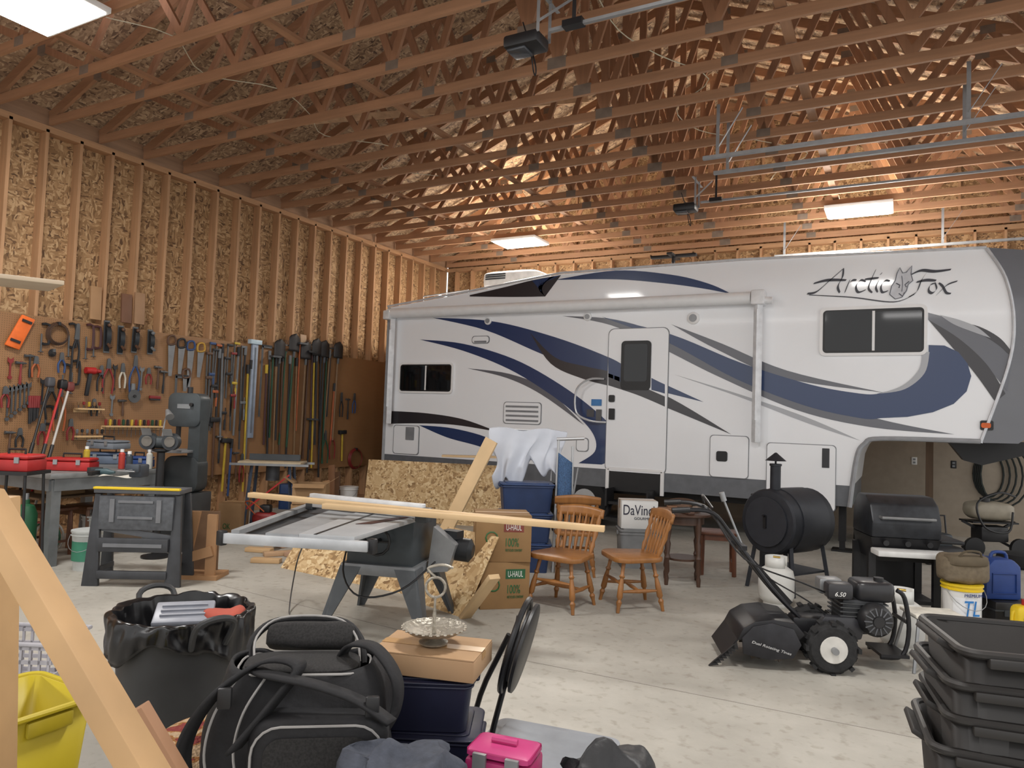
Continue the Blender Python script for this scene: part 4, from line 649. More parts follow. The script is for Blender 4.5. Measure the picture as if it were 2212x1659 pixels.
# ---------- WALL TOOLS
MET=m((88,90,92),.45,.5,.15)
def tool(k,L,c,c2):
    h=m(c,.5); g=m(c2,.5) if c2 else MET; y=-.03
    if k=='pole': return [('shaft',B().rod((0,y,0),(0,y,-L),.016,8),h),('tip',B().rod((0,y,.02),(0,y,-.12),.024,8),g)]
    if k=='shovel': return [('blade',B().grid(lambda i,j:V((( i-.5)*.24*math.sqrt(max(0,min(1,4.2*j*(1.08-j*.35)))),y-.06+.07*(2*i-1)**2*.5,-.3*j+.06)),8,8),m((54,52,52),.5,.4)),('shaft',B().rod((0,y-.02,-.2),(0,y-.02,-L),.017,8),h),('socket',B().rod((0,y-.03,-.16),(0,y-.03,-.34),.022,8),g)]
    if k=='rake':
        b=B().box((0,y,0),(.36,.02,.02))
        for i in range(10): b.rod((-.17+.038*i,y,0),(-.17+.038*i,y-.03,.08),.004,5)
        return [('head',b.tube([(-.12,y,0),(-.04,y,-.1),(0,y,-.16)],.006,5).tube([(.12,y,0),(.04,y,-.1),(0,y,-.16)],.006,5),g),('shaft',B().rod((0,y,-.1),(0,y,-L),.015,8),h)]
    if k=='hoe': return [('head',B().box((0,y-.05,0),(.18,.1,.03)),g),('shaft',B().rod((0,y,.0),(0,y,-L),.016,8),h)]
    if k=='saw': return [('blade',B().prism([(-.05,y,-.1),(.06,y,-.1),(.02,y,-L),(-.03,y,-L)],(0,.003,0)),m((124,126,128),.4,.4)),('handle',B().tube([(-.05,y,-.1),(-.05,y,0),(.04,y,.02),(.06,y,-.08)],.015,6,True,k=3),h)]
    if k=='plane': return [('sole',B().box((0,y,-L/2),(.075,.012,L)),MET),('body',B().prism([(-.03,y-.01,-.02),(-.03,y-.06,-L*.3),(-.03,y-.06,-L*.6),(-.03,y-.01,-L*.95)],(.06,0,0)),m((50,54,58),.4,.6)),('tote',B().rod((0,y-.02,-L*.7),(0,y-.1,-L*.85),.018,8),h),('knob',B().sq((0,y-.06,-L*.15),(.05,.05,.05),1),h)]
    if k in('plier','lopper'):
        w=.04 if k=='plier' else .07; f=.35 if k=='plier' else .28
        return [('jaw',B().prism([(-.02,y,0),(0,y,.01),(.02,y,0),(.03,y,-L*f),(-.03,y,-L*f)],(0,-.015,0)),MET),('handle',B().tube([(.01,y-.01,-L*f),(w,y-.01,-L*.6),(w*.8,y-.01,-L)],.012,6,k=3),h),('handle',B().tube([(-.01,y-.01,-L*f),(-w,y-.01,-L*.6),(-w*.8,y-.01,-L)],.012,6,k=3),h)]
    if k=='wrench': return [('shank',B().box((0,y,-L/2),(.018,.01,L*.8)),g),('open_end',B().prism([(-.03,y-.006,.02),(-.012,y-.006,.0),(.012,y-.006,.0),(.03,y-.006,.02),(.03,y-.006,-.03),(0,y-.006,-.06),(-.03,y-.006,-.03)],(0,.012,0)),g),('ring_end',B().rod((0,y-.008,-L),(0,y+.008,-L),.022,12),g)]
    if k=='hammer': return [('head',B().rod((-.06,y,-.02),(.06,y,-.02),[(0,.02),(.3,.014),(.6,.018),(1,.006)],8),g),('handle',B().rod((0,y,0),(0,y,-L),[(0,.011),(.6,.012),(.7,.016),(1,.014)],8),h)]
    if k=='sledge': return [('head',B().box((0,y,-.04),(.17,.07,.07),bev=.008),g),('handle',B().rod((0,y,0),(0,y,-L),.018,8),h)]
    if k=='axe': return [('head',B().prism([(-.03,y-.02,0),(.04,y-.02,0),(.12,y-.005,.04),(.12,y-.005,-.12),(.04,y-.02,-.07),(-.03,y-.02,-.07)],(0,.03,0)),g),('handle',B().rod((0,y,.01),(0,y,-L),[(0,.016),(.8,.015),(1,.022)],8,True,(1,.7)),h)]
    if k=='clamp': return [('bar',B().box((0,y,-L/2),(.022,.012,L)),g),('jaw',B().box((.04,y,-.02),(.1,.03,.035),bev=.004),h),('jaw',B().box((.04,y,-L*.55),(.1,.03,.04),bev=.004),h),('screw_handle',B().rod((.07,y,-L*.5),(.07,y,-L*.72),[(0,.008),(.5,.008),(.55,.016),(1,.014)],8),h)]
    if k=='level': return [('rail',B().box((0,y,-L/2),(.11,.04,L),bev=.003),h),('end_cap',B().box((0,y,.01),(.22,.08,.07),bev=.005),m((176,196,208),.4)),('web_recess',B().box((0,y-.021,-L*.5),(.03,.003,L*.9)),g)]
    if k=='cclamp': return [('frame',B().tube([(-.02,y,0),(.06,y,0),(.07,y,-L*.4),(.06,y,-L*.7),(-.02,y,-L*.7)],.016,6,k=2),h),('screw',B().rod((-.02,y,-L*.35),(-.02,y,-L),.01,8).rod((-.05,y,-L),(.01,y,-L),.006,6),MET)]
    if k=='coil':
        o=B()
        for i in range(4): o.tube([((L/2-.01*i)*math.cos(a),y-.01*i,-L/2+(L/2-.008*i)*math.sin(a)) for a in [2*PI*j/22 for j in range(22)]],.007,6,True)
        return [('loops',o,h),('tie',B().box((0,y-.015,-.01),(.03,.06,.04)),g)]
    if k=='screwdriver': return [('handle',B().rod((0,y,0),(0,y,-L*.42),[(0,.01),(.1,.017),(.8,.016),(1,.009)],8),h),('shank',B().rod((0,y,-L*.4),(0,y,-L),.004,6),MET)]
    if k=='gun': return [('barrel',B().rod((-.09,y-.02,-.05),(.1,y-.02,-.05),[(0,.04),(.6,.045),(.75,.025),(1,.022)],12),h),('handle',B().beam((-.03,y-.02,-.08),(-.06,y-.02,-L),.045,.035,(1,0,0),.008),g)]
    if k=='grinder': return [('body',B().rod((0,y-.02,0),(0,y-.02,-L*.7),[(0,.025),(.6,.03),(1,.035)],12),h),('disc',B().rod((0,y-.05,-L*.8),(0,y-.06,-L*.8),L*.42,20),MET),('hub',B().rod((0,y-.04,-L*.8),(0,y-.075,-L*.8),.02,8),g)]
    if k=='square': return [('blade',B().box((0,y,-L/2),(.035,.003,L)).box((.09,y,-.02),(.2,.003,.035)),g),('grip',B().box((.09,y,.0),(.2,.015,.02)),h)]
    if k=='jig': return [('frame',B().prism([(-.05,y,0),(.1,y,.0),(.06,y,-L),(-.1,y,-L)],(0,-.03,0),.008),h),('grip_bar',B().box((.02,y-.04,-.06),(.11,.01,.03)).box((-.02,y-.04,-L+.08),(.11,.01,.03)),BLK)]
    if k=='brush': return [('block',B().box((0,y,-L*.35),(L*1.6,.03,.04),bev=.004),h),('bristle',B().box((0,y-.0,-L*.5),(L*1.5,.025,.05)),g)]
HN=dict(pole='long_pole',shovel='shovel',rake='rake',hoe='garden_hoe',saw='hand_saw',plane='hand_plane',plier='pliers',lopper='loppers',wrench='wrench',hammer='hammer',sledge='sledgehammer',axe='axe',clamp='bar_clamp',level='spirit_level',cclamp='screw_clamp',coil='wire_coil',screwdriver='screwdriver',gun='heat_gun',grinder='angle_grinder',square='framing_square',jig='clamping_jig',brush='brush')
r_,k_,w_,y_,g_,b_,o_,n_,s_=(124,34,34),(30,30,33),(124,96,66),(180,152,44),(30,70,48),(42,68,112),(160,82,40),(84,58,42),(104,107,110); cc_=(68,38,40)
TL=[('jig',52,683,757,(222,104,36),None,'orange frame-shaped jig hanging at the upper left corner of the pegboard'),
('coil',122,697,745,(70,48,34),k_,'round coil of brown wire, right of the orange jig'),
('plier',165,700,795,k_,None,'long black-handled snips between the wire coil and the red screw clamps'),
('cclamp',188,702,775,cc_,None,'dark red screw clamp left of the hand planes, left of a pair'),('cclamp',204,706,770,cc_,None,'dark red screw clamp left of the hand planes, right of a pair'),
('plane',228,692,762,n_,None,'longest hand plane, first from the left in the row of four'),('plane',258,703,765,n_,None,'hand plane second from the left in the row of four'),('plane',290,706,762,n_,None,'hand plane third from the left in the row of four'),('plane',322,712,765,s_,None,'shortest hand plane, last in the row of four'),
('cclamp',138,788,850,k_,None,'black screw clamp hanging below the snips'),('cclamp',158,780,850,k_,None,'second black screw clamp touching the first below the snips'),
('wrench',20,775,815,r_,r_,'small red wrench at the far left of the pegboard'),('hammer',43,780,830,r_,None,'red-handled small hammer below the orange jig'),('hammer',62,765,815,k_,None,'dark ball hammer right of the red-handled one'),('coil',110,755,768,k_,None,'small dark tape ring beneath the wire coil'),
('plier',130,762,805,b_,None,'blue-gripped pliers beneath the wire coil'),('gun',196,792,855,(166,34,34),k_,'red heat gun below the dark red screw clamps'),('lopper',232,775,850,r_,None,'red-handled bolt cutters right of the heat gun'),('plier',262,785,838,(186,180,166),None,'cream-handled pliers between two cutters'),
('lopper',290,768,850,b_,None,'blue-handled cutters below the hand planes'),('grinder',283,828,862,s_,k_,'angle grinder with round metal disc below the blue cutters'),('plier',318,795,830,r_,None,'small red pliers right of the blue cutters'),('hammer',340,790,840,n_,None,'brown-handled claw hammer right of the small red pliers'),('brush',332,852,868,r_,k_,'red block brush below the claw hammer'),
('saw',368,728,812,n_,None,'brown-handled hand saw, first of the hanging saws'),('saw',390,735,808,k_,None,'black-handled hand saw, second of the hanging saws'),('saw',410,740,838,b_,None,'blue-handled hand saw, third of the hanging saws'),('saw',432,744,815,(176,136,50),None,'yellow-handled hand saw, last of the hanging saws'),('saw',400,800,845,n_,None,'short brown-handled saw below the other saws'),
('clamp',452,738,865,b_,None,'blue bar clamp just right of the saws'),('clamp',466,742,930,o_,None,'long orange bar clamp right of the blue clamp'),('pole',478,745,950,s_,k_,'grey steel pipe between the orange clamp and the next clamps'),('clamp',490,742,860,k_,None,'black bar clamp with short bar left of the tall level'),('clamp',505,738,900,y_,None,'yellow-jawed bar clamp left of the tall level'),('clamp',520,746,970,s_,None,'grey bar clamp nearest the left side of the tall level'),
('clamp',459,752,900,k_,None,'black bar clamp squeezed between the blue and orange clamps'),('clamp',498,760,930,r_,None,'dark red bar clamp squeezed left of the yellow-jawed one'),('pole',513,752,940,s_,k_,'grey pipe clamp between the yellow-jawed and grey clamps'),('clamp',484,770,990,k_,None,'longest black bar clamp reaching down beside the grey pipe'),('pole',472,756,900,k_,s_,'black pipe behind the long orange bar clamp'),('pole',528,750,930,k_,s_,'black pipe touching the left edge of the tall level'),('clamp',445,760,860,n_,None,'brown-jawed short bar clamp between the last saw and the blue clamp'),('pole',540,780,1000,s_,k_,'grey pipe in front of the yellow handle under the tall level'),
('level',548,740,945,(140,152,170),(100,108,118),'tall pale blue-grey level in the middle of the long tools'),('square',565,745,900,k_,None,'steel square right of the tall level'),
('shovel',600,740,950,k_,None,'black-shafted spade, first of the upturned shovels'),('rake',615,745,960,g_,None,'green-shafted rake between the first shovels'),('shovel',632,728,965,g_,None,'green-shafted upturned shovel, tallest near the middle of the row'),('hoe',645,742,930,o_,None,'orange-shafted hoe right of the green shovel'),('shovel',657,745,1000,w_,None,'wood-shafted shovel with dark blade right of the orange hoe'),('rake',672,745,970,cc_,None,'dark red-shafted garden rake in the shovel row'),('pole',684,755,960,w_,k_,'plain wooden pole right of the dark red rake'),('shovel',697,742,980,k_,(70,72,78),'large square-looking dark shovel toward the right of the row'),('pole',710,758,935,w_,s_,'wooden pole with grey ferrule beside the large dark shovel'),('shovel',727,745,950,w_,None,'last upturned shovel at the right end of the row'),
('pole',608,765,990,n_,k_,'brown pole just right of the black-shafted spade'),('pole',624,770,1010,k_,s_,'black pole just left of the tallest green shovel'),('hoe',664,760,990,n_,k_,'brown-shafted hoe right of the wood-shafted shovel'),('pole',690,770,1030,k_,k_,'plain black pole left of the large dark shovel'),('pole',703,765,1000,g_,k_,'dark green pole right of the large dark shovel'),('pole',638,775,1000,w_,k_,'wooden pole right of the tallest green shovel'),('pole',676,768,1010,y_,k_,'yellow pole behind the dark red rake'),('shovel',680,738,960,k_,None,'black-shafted round shovel over the dark red rake'),('rake',712,752,900,k_,None,'short black rake near the last upturned shovel'),('pole',580,760,1000,k_,s_,'black pole left of the thin dark red pole'),('pole',594,775,1010,w_,k_,'wooden pole left of the black-shafted spade'),
('plier',735,848,900,k_,None,'dark pruning shears below the last shovel'),('plier',763,850,892,b_,None,'blue-handled pruning shears, rightmost tool on the wall'),('sledge',737,928,995,y_,k_,'sledgehammer with yellow handle at the lower right'),('hammer',750,860,905,k_,None,'black-handled hatchet between the two pruning shears'),
('axe',430,885,1060,o_,None,'long axe with orange handle right of the band saw'),('axe',442,905,1040,y_,k_,'splitting axe with yellow handle beside the orange one'),('sledge',485,945,1060,y_,k_,'sledgehammer with yellow handle below the bar clamps'),('pole',498,950,1070,b_,k_,'blue shafted pole below the yellow-jawed clamp'),('pole',573,790,960,cc_,y_,'thin dark red pole with yellow tip right of the steel square'),('hoe',587,770,945,g_,None,'green-shafted hoe left of the spades'),('pole',533,790,1060,y_,k_,'long yellow handle left below the tall level'),
('hoe',668,905,1020,k_,None,'short black cultivator low in the shovel row'),('pole',720,830,960,o_,k_,'orange-shafted pole by the right end of the shovels'),('lopper',700,930,1000,g_,None,'green-handled loppers low at the right'),('lopper',715,925,990,r_,None,'red-handled loppers low at the right'),('coil',765,968,1012,r_,k_,'red hose coil hanging low at the right end of the wall'),
('sledge',460,900,1030,n_,k_,'brown-handled mallet below the blue bar clamp'),('hammer',472,940,1000,k_,None,'black-handled hammer low beside the brown mallet'),('plier',520,980,1040,r_,None,'red-handled nippers low under the grey bar clamp'),('hammer',508,975,1030,n_,None,'brown-handled hammer low between the blue pole and the nippers'),
('lopper',108,822,905,k_,None,'black-handled loppers above the workbench end'),('lopper',128,828,930,o_,None,'orange-gripped long cutters above the workbench'),('cclamp',100,878,930,k_,None,'dark screw clamp left of the small bit shelf'),('plier',150,905,950,r_,None,'red-gripped pincers below the loppers'),('hammer',20,930,975,n_,None,'brown-handled mallet low at the far left'),('plier',40,925,965,k_,None,'black pliers low at the far left'),('wrench',90,820,870,k_,k_,'black adjustable wrench left of the black loppers'),('plier',75,770,815,o_,None,'orange-handled pliers right of the dark ball hammer'),('plier',88,915,960,r_,None,'small red pliers left of the low pine shelf'),
('cclamp',150,700,770,k_,None,'black screw clamp left of the long snips'),('plier',216,790,845,k_,None,'black pliers between the heat gun and the bolt cutters'),('wrench',246,790,840,k_,k_,'black spanner right of the bolt cutters'),('wrench',304,795,840,s_,s_,'steel spanner right of the blue-handled cutters'),('hammer',352,800,850,k_,None,'black-handled hammer right of the claw hammer'),('square',378,810,860,k_,None,'small try square under the brown-handled saw'),('cclamp',92,700,760,k_,None,'small black screw clamp between the orange jig and the wire coil'),('plier',8,835,880,r_,None,'red-handled pliers left of the graded spanners'),('wrench',240,855,895,s_,s_,'steel spanner under the red-handled bolt cutters'),('plier',200,862,898,k_,None,'small black pliers under the heat gun'),('hammer',262,862,898,n_,None,'small brown hammer left of the angle grinder')]
for i in range(6): TL.append(('wrench',14+i*9,838-i*2,905-i*7,s_,None,'steel spanner at the far left, '+['first','second','third','fourth','fifth','last'][i]+' of the graded row'))
for i in range(5): TL.append(('pole',62+i*4.5,858,915-i*3,k_,r_,'black socket rail in the cluster right of the spanners, '+['first','second','third','fourth','fifth'][i]+' from left'))
for k,u,v,v2,c1,c2,lab in TL:
    p=xp(u,v,XW+.01); L=max(.08,p.z-xp(u,v2,XW+.01).z)
    t=T(HN[k],lab,HN[k].replace('_',' '),p,0,None,(0,R.uniform(-.04,.04)+(.25 if k=='jig' else 0),PI/2))
    for n,b,mt in tool(k,L,c1,c2): O(n,b,mt,t,solid=.003 if n=='blade' and k=='shovel' else 0)
def wshelf(u0,u1,v,lab,n,hu,cols,it,grp):
    a=xp(u0,v,XW+.01);c=xp(u1,v,XW+.01); L=c.y-a.y; t=T('tool_shelf',lab,'wall shelf',a); O('shelf_board',B().box((.06,L/2,0),(.1,L,.02)),PINE,t); O('backing',B().box((.006,L/2,-.02),(.012,L,.05)),PINE,t)
    for i in range(n):
        q=a+V((.05,L*(i+.5)/n,.09)); s=T('screwdriver',it%(['first','second','third','fourth','fifth','sixth','seventh','eighth','ninth','tenth','eleventh','twelfth','thirteenth','fourteenth'][i]),'screwdriver',q,0,grp,(0,0,PI/2))
        for nn,b,mt in tool('screwdriver',hu+R.uniform(-.02,.03),cols[i%len(cols)],None):
            bmesh.ops.translate(b.b,verts=b.b.verts,vec=V((0,.03,0))); O(nn,b,mt,s)
wshelf(218,345,920,'long pine shelf holding the row of screwdrivers',14,.2,[r_,y_,k_,r_,g_,k_,y_],'screwdriver standing in the long pine rack, %s from the left','screwdrivers in the long rack')
wshelf(158,215,882,'short pine shelf with small drivers above the long one',5,.12,[w_,r_,y_],'small driver in the short upper rack, %s from the left','drivers in the short rack')
wshelf(155,220,942,'low pine shelf left of the long screwdriver rack',6,.12,[s_,k_],'grey driver in the low rack, %s from the left','drivers in the low rack')
for u,v,h,c_,l in ((205,690,.42,(160,124,88),'short pine board stored above the pegboard, left of the pair'),(272,697,.38,(110,76,56),'dark brown board stored above the pegboard'),(300,700,.42,(152,118,88),'short pine board stored above the pegboard, right of the pair'),(655,748,.2,(160,130,100),'small block above the pegboard over the shovels')):
    p=xp(u,v,XW+.03); board(l,p,p+V((-.02,0,h)),.03,.14,m(c_,.6,0,.12,0,3),ref=(1,0,0))
# ---------- FOREGROUND
tcp=gp(380,1622)
t=T('trash_can','large round black trash can lined with a black bag, in the left foreground','trash can',tcp); TC=m((48,49,51),.5)
O('barrel',B().lathe([(.235,0),(.285,.58),(.3,.59),(.3,.62),(.28,.62),(.27,.5),(.0,.46)],n=40),TC,t)
for a in (A+PI*.75,A+PI*.75+PI): O('handle',B().tube([(.3*math.cos(a-.25),.3*math.sin(a-.25),.55),(.37*math.cos(a-.22),.37*math.sin(a-.22),.66),(.38*math.cos(a),.38*math.sin(a),.69),(.37*math.cos(a+.22),.37*math.sin(a+.22),.66),(.3*math.cos(a+.25),.3*math.sin(a+.25),.55)],.014,8,k=4),TC,t)
def lin_(i,j):
    a=2*PI*i; wv=noise.noise(V((math.cos(a)*5,math.sin(a)*5,j*4)))
    if j<.4: r=.235+.05*j/.4; z=.46+.2*j/.4
    else: q=(j-.4)/.6; r=.285+.03*math.sin(min(1,q*2)*PI/2); z=.655+.012*math.sin(q*PI)-q*q*(.14+.05*math.sin(a*3+1)+.02*math.sin(a*7))
    rr=r+wv*.02+.004*math.sin(a*29+j*9)*j
    return V((rr*math.cos(a),rr*math.sin(a),z+wv*.015))
O('bag_liner',B().grid(lin_,160,26,True),m((20,20,22),.28,0,.1),t,solid=.002)
pc=tcp+V((0,0,.58))
tag(O('plastic_tray',B().prism([(-.13,-.09,0),(.13,-.09,0),(.13,.09,0),(-.13,.09,0)],(0,0,.03),.01).box((0,0,.035),(.2,.01,.01)).box((0,.04,.035),(.2,.01,.01)).box((0,-.04,.035),(.2,.01,.01)),m((140,143,152),.4),None,pc+V((-.02,.02,.03)),A+.3),'clear grey plastic tray lying in the trash can','tray').rotation_euler.x=.3
tag(O('orange_rag',B().sq((0,0,0),(.2,.13,.1),.7,24,wob=.03),m((170,78,62),.8),None,pc+V((.14,.12,.02)),A),'crumpled orange rag lying in the trash can','rag')
BP=m((186,150,106),.6,0,.14,0,3)
board('thick pine two-by-four slanting across the lower left foreground',dp(-40,1065,1.75),dp(345,1720,1.55),.05,.092,BP,ref=(0,.2,1))
board('upright pine post at the left edge of the foreground',dp(0,1075,1.9),dp(-4,1720,1.9)-V((0,0,.1)),.05,.09,BP,ref=(.88,.47,0))
board('short rough board behind the slanting two-by-four',dp(295,1530,1.9),dp(395,1700,1.9),.05,.05,m((160,120,90),.7,0,.1,0,3))
board('pine shelf board end jutting in at the left above the pegboard',dp(-120,592,3.2),dp(122,618,3.5),.02,.3,m((186,168,144),.6,0,.08,0,3))
q=dp(40,1500,2.35); zt=q.z; YC=m((190,170,38),.45,0,.05)
t=T('yellow_bin','bright yellow plastic bin with ribbed sides behind the slanting board','bin',V((q.x,q.y,zt-.34)),A-.5)
b=B(); P0=rp(.3,.24,.03,0);P1=rp(.36,.3,.04,.33); n=len(P0); v0=[b.b.verts.new(p) for p in P0]; v1=[b.b.verts.new(p) for p in P1]
for j in range(n): b.b.faces.new((v0[j],v0[(j+1)%n],v1[(j+1)%n],v1[j]))
b.b.faces.new(v0[::-1]); O('bin_wall',b,YC,t,solid=.005); O('rim',B().tube([p for p in rp(.38,.32,.05,.33)],.01,8,True),YC,t)
for k in range(-2,3): O('rib',B().beam((k*.06,-.125,.02),(k*.07,-.154,.31),.012,.02,(0,1,0)),m((166,148,30),.45),t)
for s in (-1,1): O('hand_grip',B().box((s*.185,0,.29),(.02,.14,.05),bev=.008),m((166,148,30),.45),t)
tote('black tote under the yellow bin',V((q.x,q.y,0)),A-.5,.38,.32,zt-.345,BLK)
t=T('laundry_basket','pale grey slotted basket behind the left foreground post','basket',gp(60,1530)+V((0,0,.12)),A); b=B()
for s in (-1,1):
    for z in (.03,.1,.17,.24): b.box((0,s*.15,z),(.4,.01,.02)); b.box((s*.2,0,z),(.01,.3,.02))
    for k in range(9): b.box((-.19+.047*k,s*.15,.13),(.012,.01,.24))
O('slatted_side',b,m((170,168,174),.5),t); O('base',B().box((0,0,.01),(.4,.3,.02)),m((170,168,174),.5),t); O('rim',B().tube([(-.21,-.16,.26),(.21,-.16,.26),(.21,.16,.26),(-.21,.16,.26)],.012,8,True),m((170,168,174),.5),t)
carton('closed cardboard box under the grey basket',gp(60,1530),A,.42,.34,.112)
# pile base + rug + carrier
pcx=dp(648,1660,2.25); zc=pcx.z-.02
tote('large black storage tote beneath the pet carrier and rug',V((pcx.x-.08,pcx.y-.03,0)),A+.05,.9,.46,zc-.04,m((24,24,26),.5))
RG=bpy.data.materials.new('knotted_rug'); RG.use_nodes=True; N=RG.node_tree.nodes; L=RG.node_tree.links; tc=N.new('ShaderNodeTexCoord'); vo=N.new('ShaderNodeTexVoronoi'); vo.inputs['Scale'].default_value=90; L.new(tc.outputs['Object'],vo.inputs['Vector']); nz=N.new('ShaderNodeTexNoise'); nz.inputs['Scale'].default_value=12; L.new(tc.outputs['Object'],nz.inputs[0])
cr=N.new('ShaderNodeValToRGB'); cr.color_ramp.interpolation='CONSTANT'; e=cr.color_ramp.elements; e[0].color=lin((128,50,46)); e[1].position=.52; e[1].color=lin((180,154,122)); x=e.new(.46); x.color=lin((150,102,54)); L.new(nz.outputs[0],cr.inputs[0]); L.new(cr.outputs[0],N['Principled BSDF'].inputs['Base Color']); bp=N.new('ShaderNodeBump'); bp.inputs['Strength'].default_value=1; bp.inputs['Distance'].default_value=.01; L.new(vo.outputs[0],bp.inputs['Height']); L.new(bp.outputs[0],N['Principled BSDF'].inputs['Normal']); N['Principled BSDF'].inputs['Roughness'].default_value=.95
q=dp(440,1625,2.3); tag(O('hooked_rug',B().sq((0,0,0),(.3,.36,.17),.55,40,wob=.03,fr=6),RG,None,q-V((0,0,.02)),A),'red and cream looped rug folded at the left of the pet carrier','rug')
t=T('pet_carrier','black soft pet carrier with mesh panels and grey piping in the foreground','pet carrier',V((pcx.x+.0,pcx.y,zc)),A+rad(8)); MS=m((34,33,33),.85,0,.5,0,160); PG=m((150,148,146),.5); BC=m((22,22,25),.75,0,.2,.3,40)
def bodyfn(i,j):
    a=2*PI*i; f=lambda w,e:math.copysign(abs(w)**e,w); tp=1-.2*j**3; x=.27*f(math.cos(a),.5)*tp*(1+.05*math.sin(j*PI)); y=.03+.16*f(math.sin(a),.5)*(1-.35*j**3)*(1+.08*math.sin(j*PI)); z=.36*j-.03*math.cos(2*x/.28)*j
    w=noise.noise(V((x*9,y*9,z*9)))*.02; return V((x+w,y+w,z+w*.6))
O('body',B().grid(bodyfn,60,16,True),BC,t,solid=.01); O('base_pad',B().prism(rp(.5,.28,.06,.01,5,0,.03),(0,0,.05)),BC,t)
O('top_panel',B().sq((-.01,.03,.325),(.36,.19,.05),.5,24),MS,t)
O('front_pocket',B().sq((.07,-.14,.13),(.4,.12,.24),.35,32,wob=.008),BC,t); O('pocket_mesh',B().prism([V((q.x+.07,-.2,q.y+.14)) for q in rp(.3,.12,.05)],(0,-.004,0)),MS,t)
for pts in ([V((q.x+.07,-.198,q.y+.13)) for q in rp(.37,.2,.08)],[V((q.x,q.y+.03,.335)) for q in rp(.4,.22,.08)]): O('piping',B().tube(pts,.004,6,True),PG,t)
for x0 in (-.23,-.15): O('piping',B().tube([(x0+.0,-.14,.02),(x0-.02,-.155,.14),(x0+.0,-.145,.25),(x0+.05,-.1,.335)],.004,6,k=6),PG,t)
O('reflective_strip',B().box((.07,-.2,.045),(.28,.003,.008)),m((200,200,200),.3),t)
O('open_flap',B().sq((.0,.17,.375),(.3,.1,.09),.55,24,(-.5,0,0),.01),MS,t); O('flap_rim',B().tube([(-.18,.08,.31),(-.19,.15,.37),(-.12,.21,.415),(.08,.21,.415),(.16,.15,.37),(.18,.08,.31)],.013,8,k=5),BC,t)
O('flap_piping',B().tube([(-.165,.065,.325),(-.175,.135,.385),(-.11,.195,.43),(.07,.195,.43),(.145,.135,.385),(.165,.065,.325)],.004,6,k=5),PG,t)
def strap(P,w=.035):
    P=sm(P,6); b=B(); n=len(P)-1; 
    return b.grid(lambda i,j:P[round(i*n)]+V((0,(j-.5)*w,0))+V(((j-.5)*w*.6,0,0)),n,1)
O('shoulder_strap',strap([(-.26,-.1,-.03),(-.31,-.14,.08),(-.3,-.15,.2),(-.22,-.14,.32),(-.1,-.08,.385),(.0,-.1,.37),(-.06,-.16,.28),(-.16,-.19,.16)],.05),BC,t,solid=.01)
O('carry_handle',strap([(.1,.08,.34),(.14,.02,.4),(.22,-.03,.4),(.29,-.08,.32),(.29,-.09,.22),(.24,-.14,.15)],.045),BC,t,solid=.01); O('carry_handle',strap([(-.16,-.02,.35),(-.1,-.12,.36),(.05,-.16,.34),(.18,-.18,.3),(.28,-.2,.24)],.04),BC,t,solid=.01)
for x,y,z in ((-.2,-.16,.3),(.22,-.19,.28)): O('buckle',B().box((x,y,z),(.04,.02,.06),bev=.006),BLK,t)
# navy totes
pn=dp(930,1545,2.55); pn.z=0; NT=m((32,34,54),.4,0,.1)
for i,l in enumerate(('lowest','second from the bottom','second from the top','topmost')): tote('small navy tote beside the pet carrier, '+l+' of its stack',pn+V((-.03 if i==3 else .02*(i%2),0,.178*i)),A+.04*i-.12,.35,.28,.174,NT)
pk=pn+V((0,0,.714))
carton('flat cardboard box on the navy totes carrying the silver dish',pk,A-.22,.37,.25,.07,m((166,134,100),.75,0,.05),None,False,[('THIS END UP',-.17,.02,.07,.012)])
t=T('silver_dish','ornate silver footed dish with a looped handle on the flat cardboard box','dish',pk+V((.0,.0,.08)),A); SV=m((160,154,142),.38,.6,.2,.5,60)
O('dish',B().lathe([(.0,.025),(.05,.028),(.09,.04),(.11,.055),(.112,.059),(.088,.045),(.05,.035),(0,.032)],n=36),SV,t); O('foot',B().lathe([(.05,0),(.052,.006),(.03,.014),(.02,.02),(.03,.028)],n=24),SV,t); O('stem',B().rod((0,0,.035),(0,0,.16),[(0,.008),(.2,.005),(.5,.007),(.8,.004),(1,.005)],10),SV,t)
O('loop_handle',B().tube([(.035*math.cos(a),0,.195+.035*math.sin(a)) for a in [2*PI*k/18 for k in range(18)]],.005,8,True).tube([(0,0,.23),(-.03,0,.26),(.02,0,.275),(.06,0,.265)],.005,8,k=4),SV,t); rb=B()
for k in range(28): a=k*PI/14; rb.sq((.111*math.cos(a),.111*math.sin(a),.057),(.014,.014,.008),1,8)
O('scalloped_rim',rb,SV,t)
# folding stool
sc_=dp(1126,1396,2.75); t=T('folding_stool','black folding stool standing folded with its round seat edge-on behind the totes','folding stool',sc_,A)
ax=V((.93,-.2,-.24)).normalized()
O('seat_pad',B().rod(-ax*.0,ax*.022,[(0,.15),(.3,.168),(.8,.168),(1,.158)],40),BLK,t); O('seat_board',B().rod(-ax*.01,V((0,0,0)),.135,40),m((44,45,48),.5),t)
e1=ax.cross(V((0,0,1))).normalized(); e2=e1.cross(ax)
O('seat_rim',B().tube([-ax*.022+e1*.165*math.cos(a)+e2*.175*math.sin(a) for a in [2*PI*k/32 for k in range(32)]],.011,8,True),BLKM,t)
O('warning_label',B().prism([-ax*.0105+e1*x+e2*y for x,y in ((-.05,-.08),(.05,-.08),(.05,.09),(-.05,.09))],-ax*.001),WHT,t)
def lc(u,v,d): return M.Rotation(-A,3,'Z')@(dp(u,v,d)-sc_)
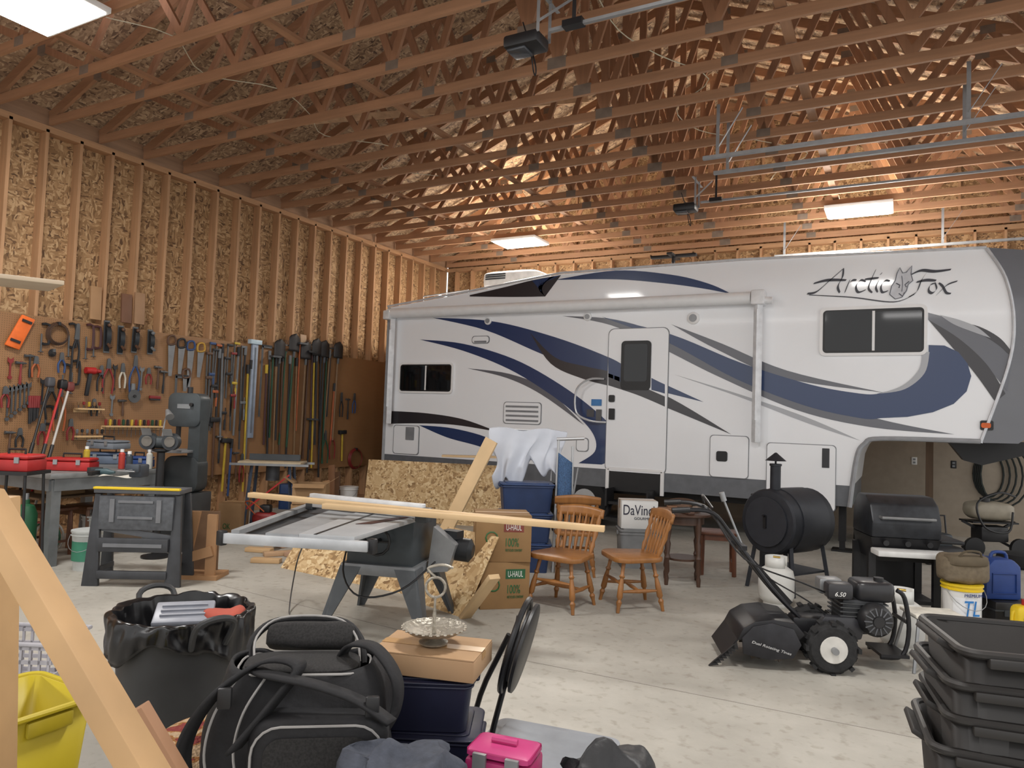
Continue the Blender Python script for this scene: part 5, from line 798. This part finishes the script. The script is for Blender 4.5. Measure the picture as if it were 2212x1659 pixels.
O('leg_frame',B().tube([lc(1122,1330,2.72),lc(1100,1440,2.72),lc(1054,1620,2.7),lc(1042,1720,2.7)],.011,8,k=3),BLKM,t); O('leg_frame',B().tube([lc(1100,1370,2.8),lc(1075,1420,2.82),lc(1038,1500,2.85),lc(1000,1640,2.9)],.011,8,k=3),BLKM,t)
q=gp(1165,1625,.42); tote('large pale grey tote with flat lid behind the pink toolbox',V((q.x,q.y,0)),A-.35,.46,.5,.42,m((124,128,134),.5),m((136,140,146),.5))
q=dp(1088,1680,2.15); toolbox('bright pink plastic toolbox in front of the grey tote',q,A-.35,.2,.14,.1,m((166,42,98),.45),lt=m((182,56,114),.45),hd=False)
tote('dark tote supporting the pink toolbox',V((q.x-.05,q.y-.08,0)),A-.1,.4,.3,q.z-.003,BLK)
q=dp(862,1690,2.0); tag(O('denim_garment',B().sq((0,0,.02),(.34,.22,.15),.7,48,wob=.05,fr=14),m((62,66,76),.9,0,.2,.5,40),None,q,A),'crumpled grey denim garment at the bottom centre of the foreground','garment'); tote('dark navy tote under the denim garment',V((q.x,q.y,0)),A,.36,.24,q.z-.06,NT)
q=dp(1312,1705,2.2); tag(O('black_bag',B().sq((0,0,.04),(.25,.2,.17),.8,40,wob=.06,fr=12),m((30,31,34),.5,0,.2,.5,20),None,q,A),'crumpled black bag at the bottom edge right of the grey lid','bag'); tote('black tote below the crumpled black bag',V((q.x,q.y,0)),A,.3,.24,q.z-.06,BLK)
q=dp(2205,1500,2.35)
for i,l in enumerate(('lowest','second from the bottom','second from the top','topmost')):
    t=T('storage_tub','black plastic tub nested in the right foreground stack, '+l,'tub',V((q.x+(-.02,.01,.0,.02)[i],q.y,.0+.105*i)),A-rad(22-3*i)); mt=m((40,38,37),.5,0,.1); b=B(); w,d,h=.5,.42,.62
    P0=rp(w*.8,d*.8,.04,0);P1=rp(w,d,.05,h); n=len(P0); v0=[b.b.verts.new(p) for p in P0]; v1=[b.b.verts.new(p) for p in P1]
    for j in range(n): b.b.faces.new((v0[j],v0[(j+1)%n],v1[(j+1)%n],v1[j]))
    b.b.faces.new(v0[::-1]); O('tub_wall',b,mt,t,solid=.004); O('rim',B().tube([p for p in rp(w*1.04,d*1.04,.05,h)],.014,8,True),mt,t); O('handle_lip',B().box((-w*.55,0,h-.01),(.06,d*.5,.02),(0,.5,0),bev=.005),mt,t); O('front_lip',B().box((0,-d*.54,h-.02),(w*.8,.03,.03),bev=.005),mt,t)
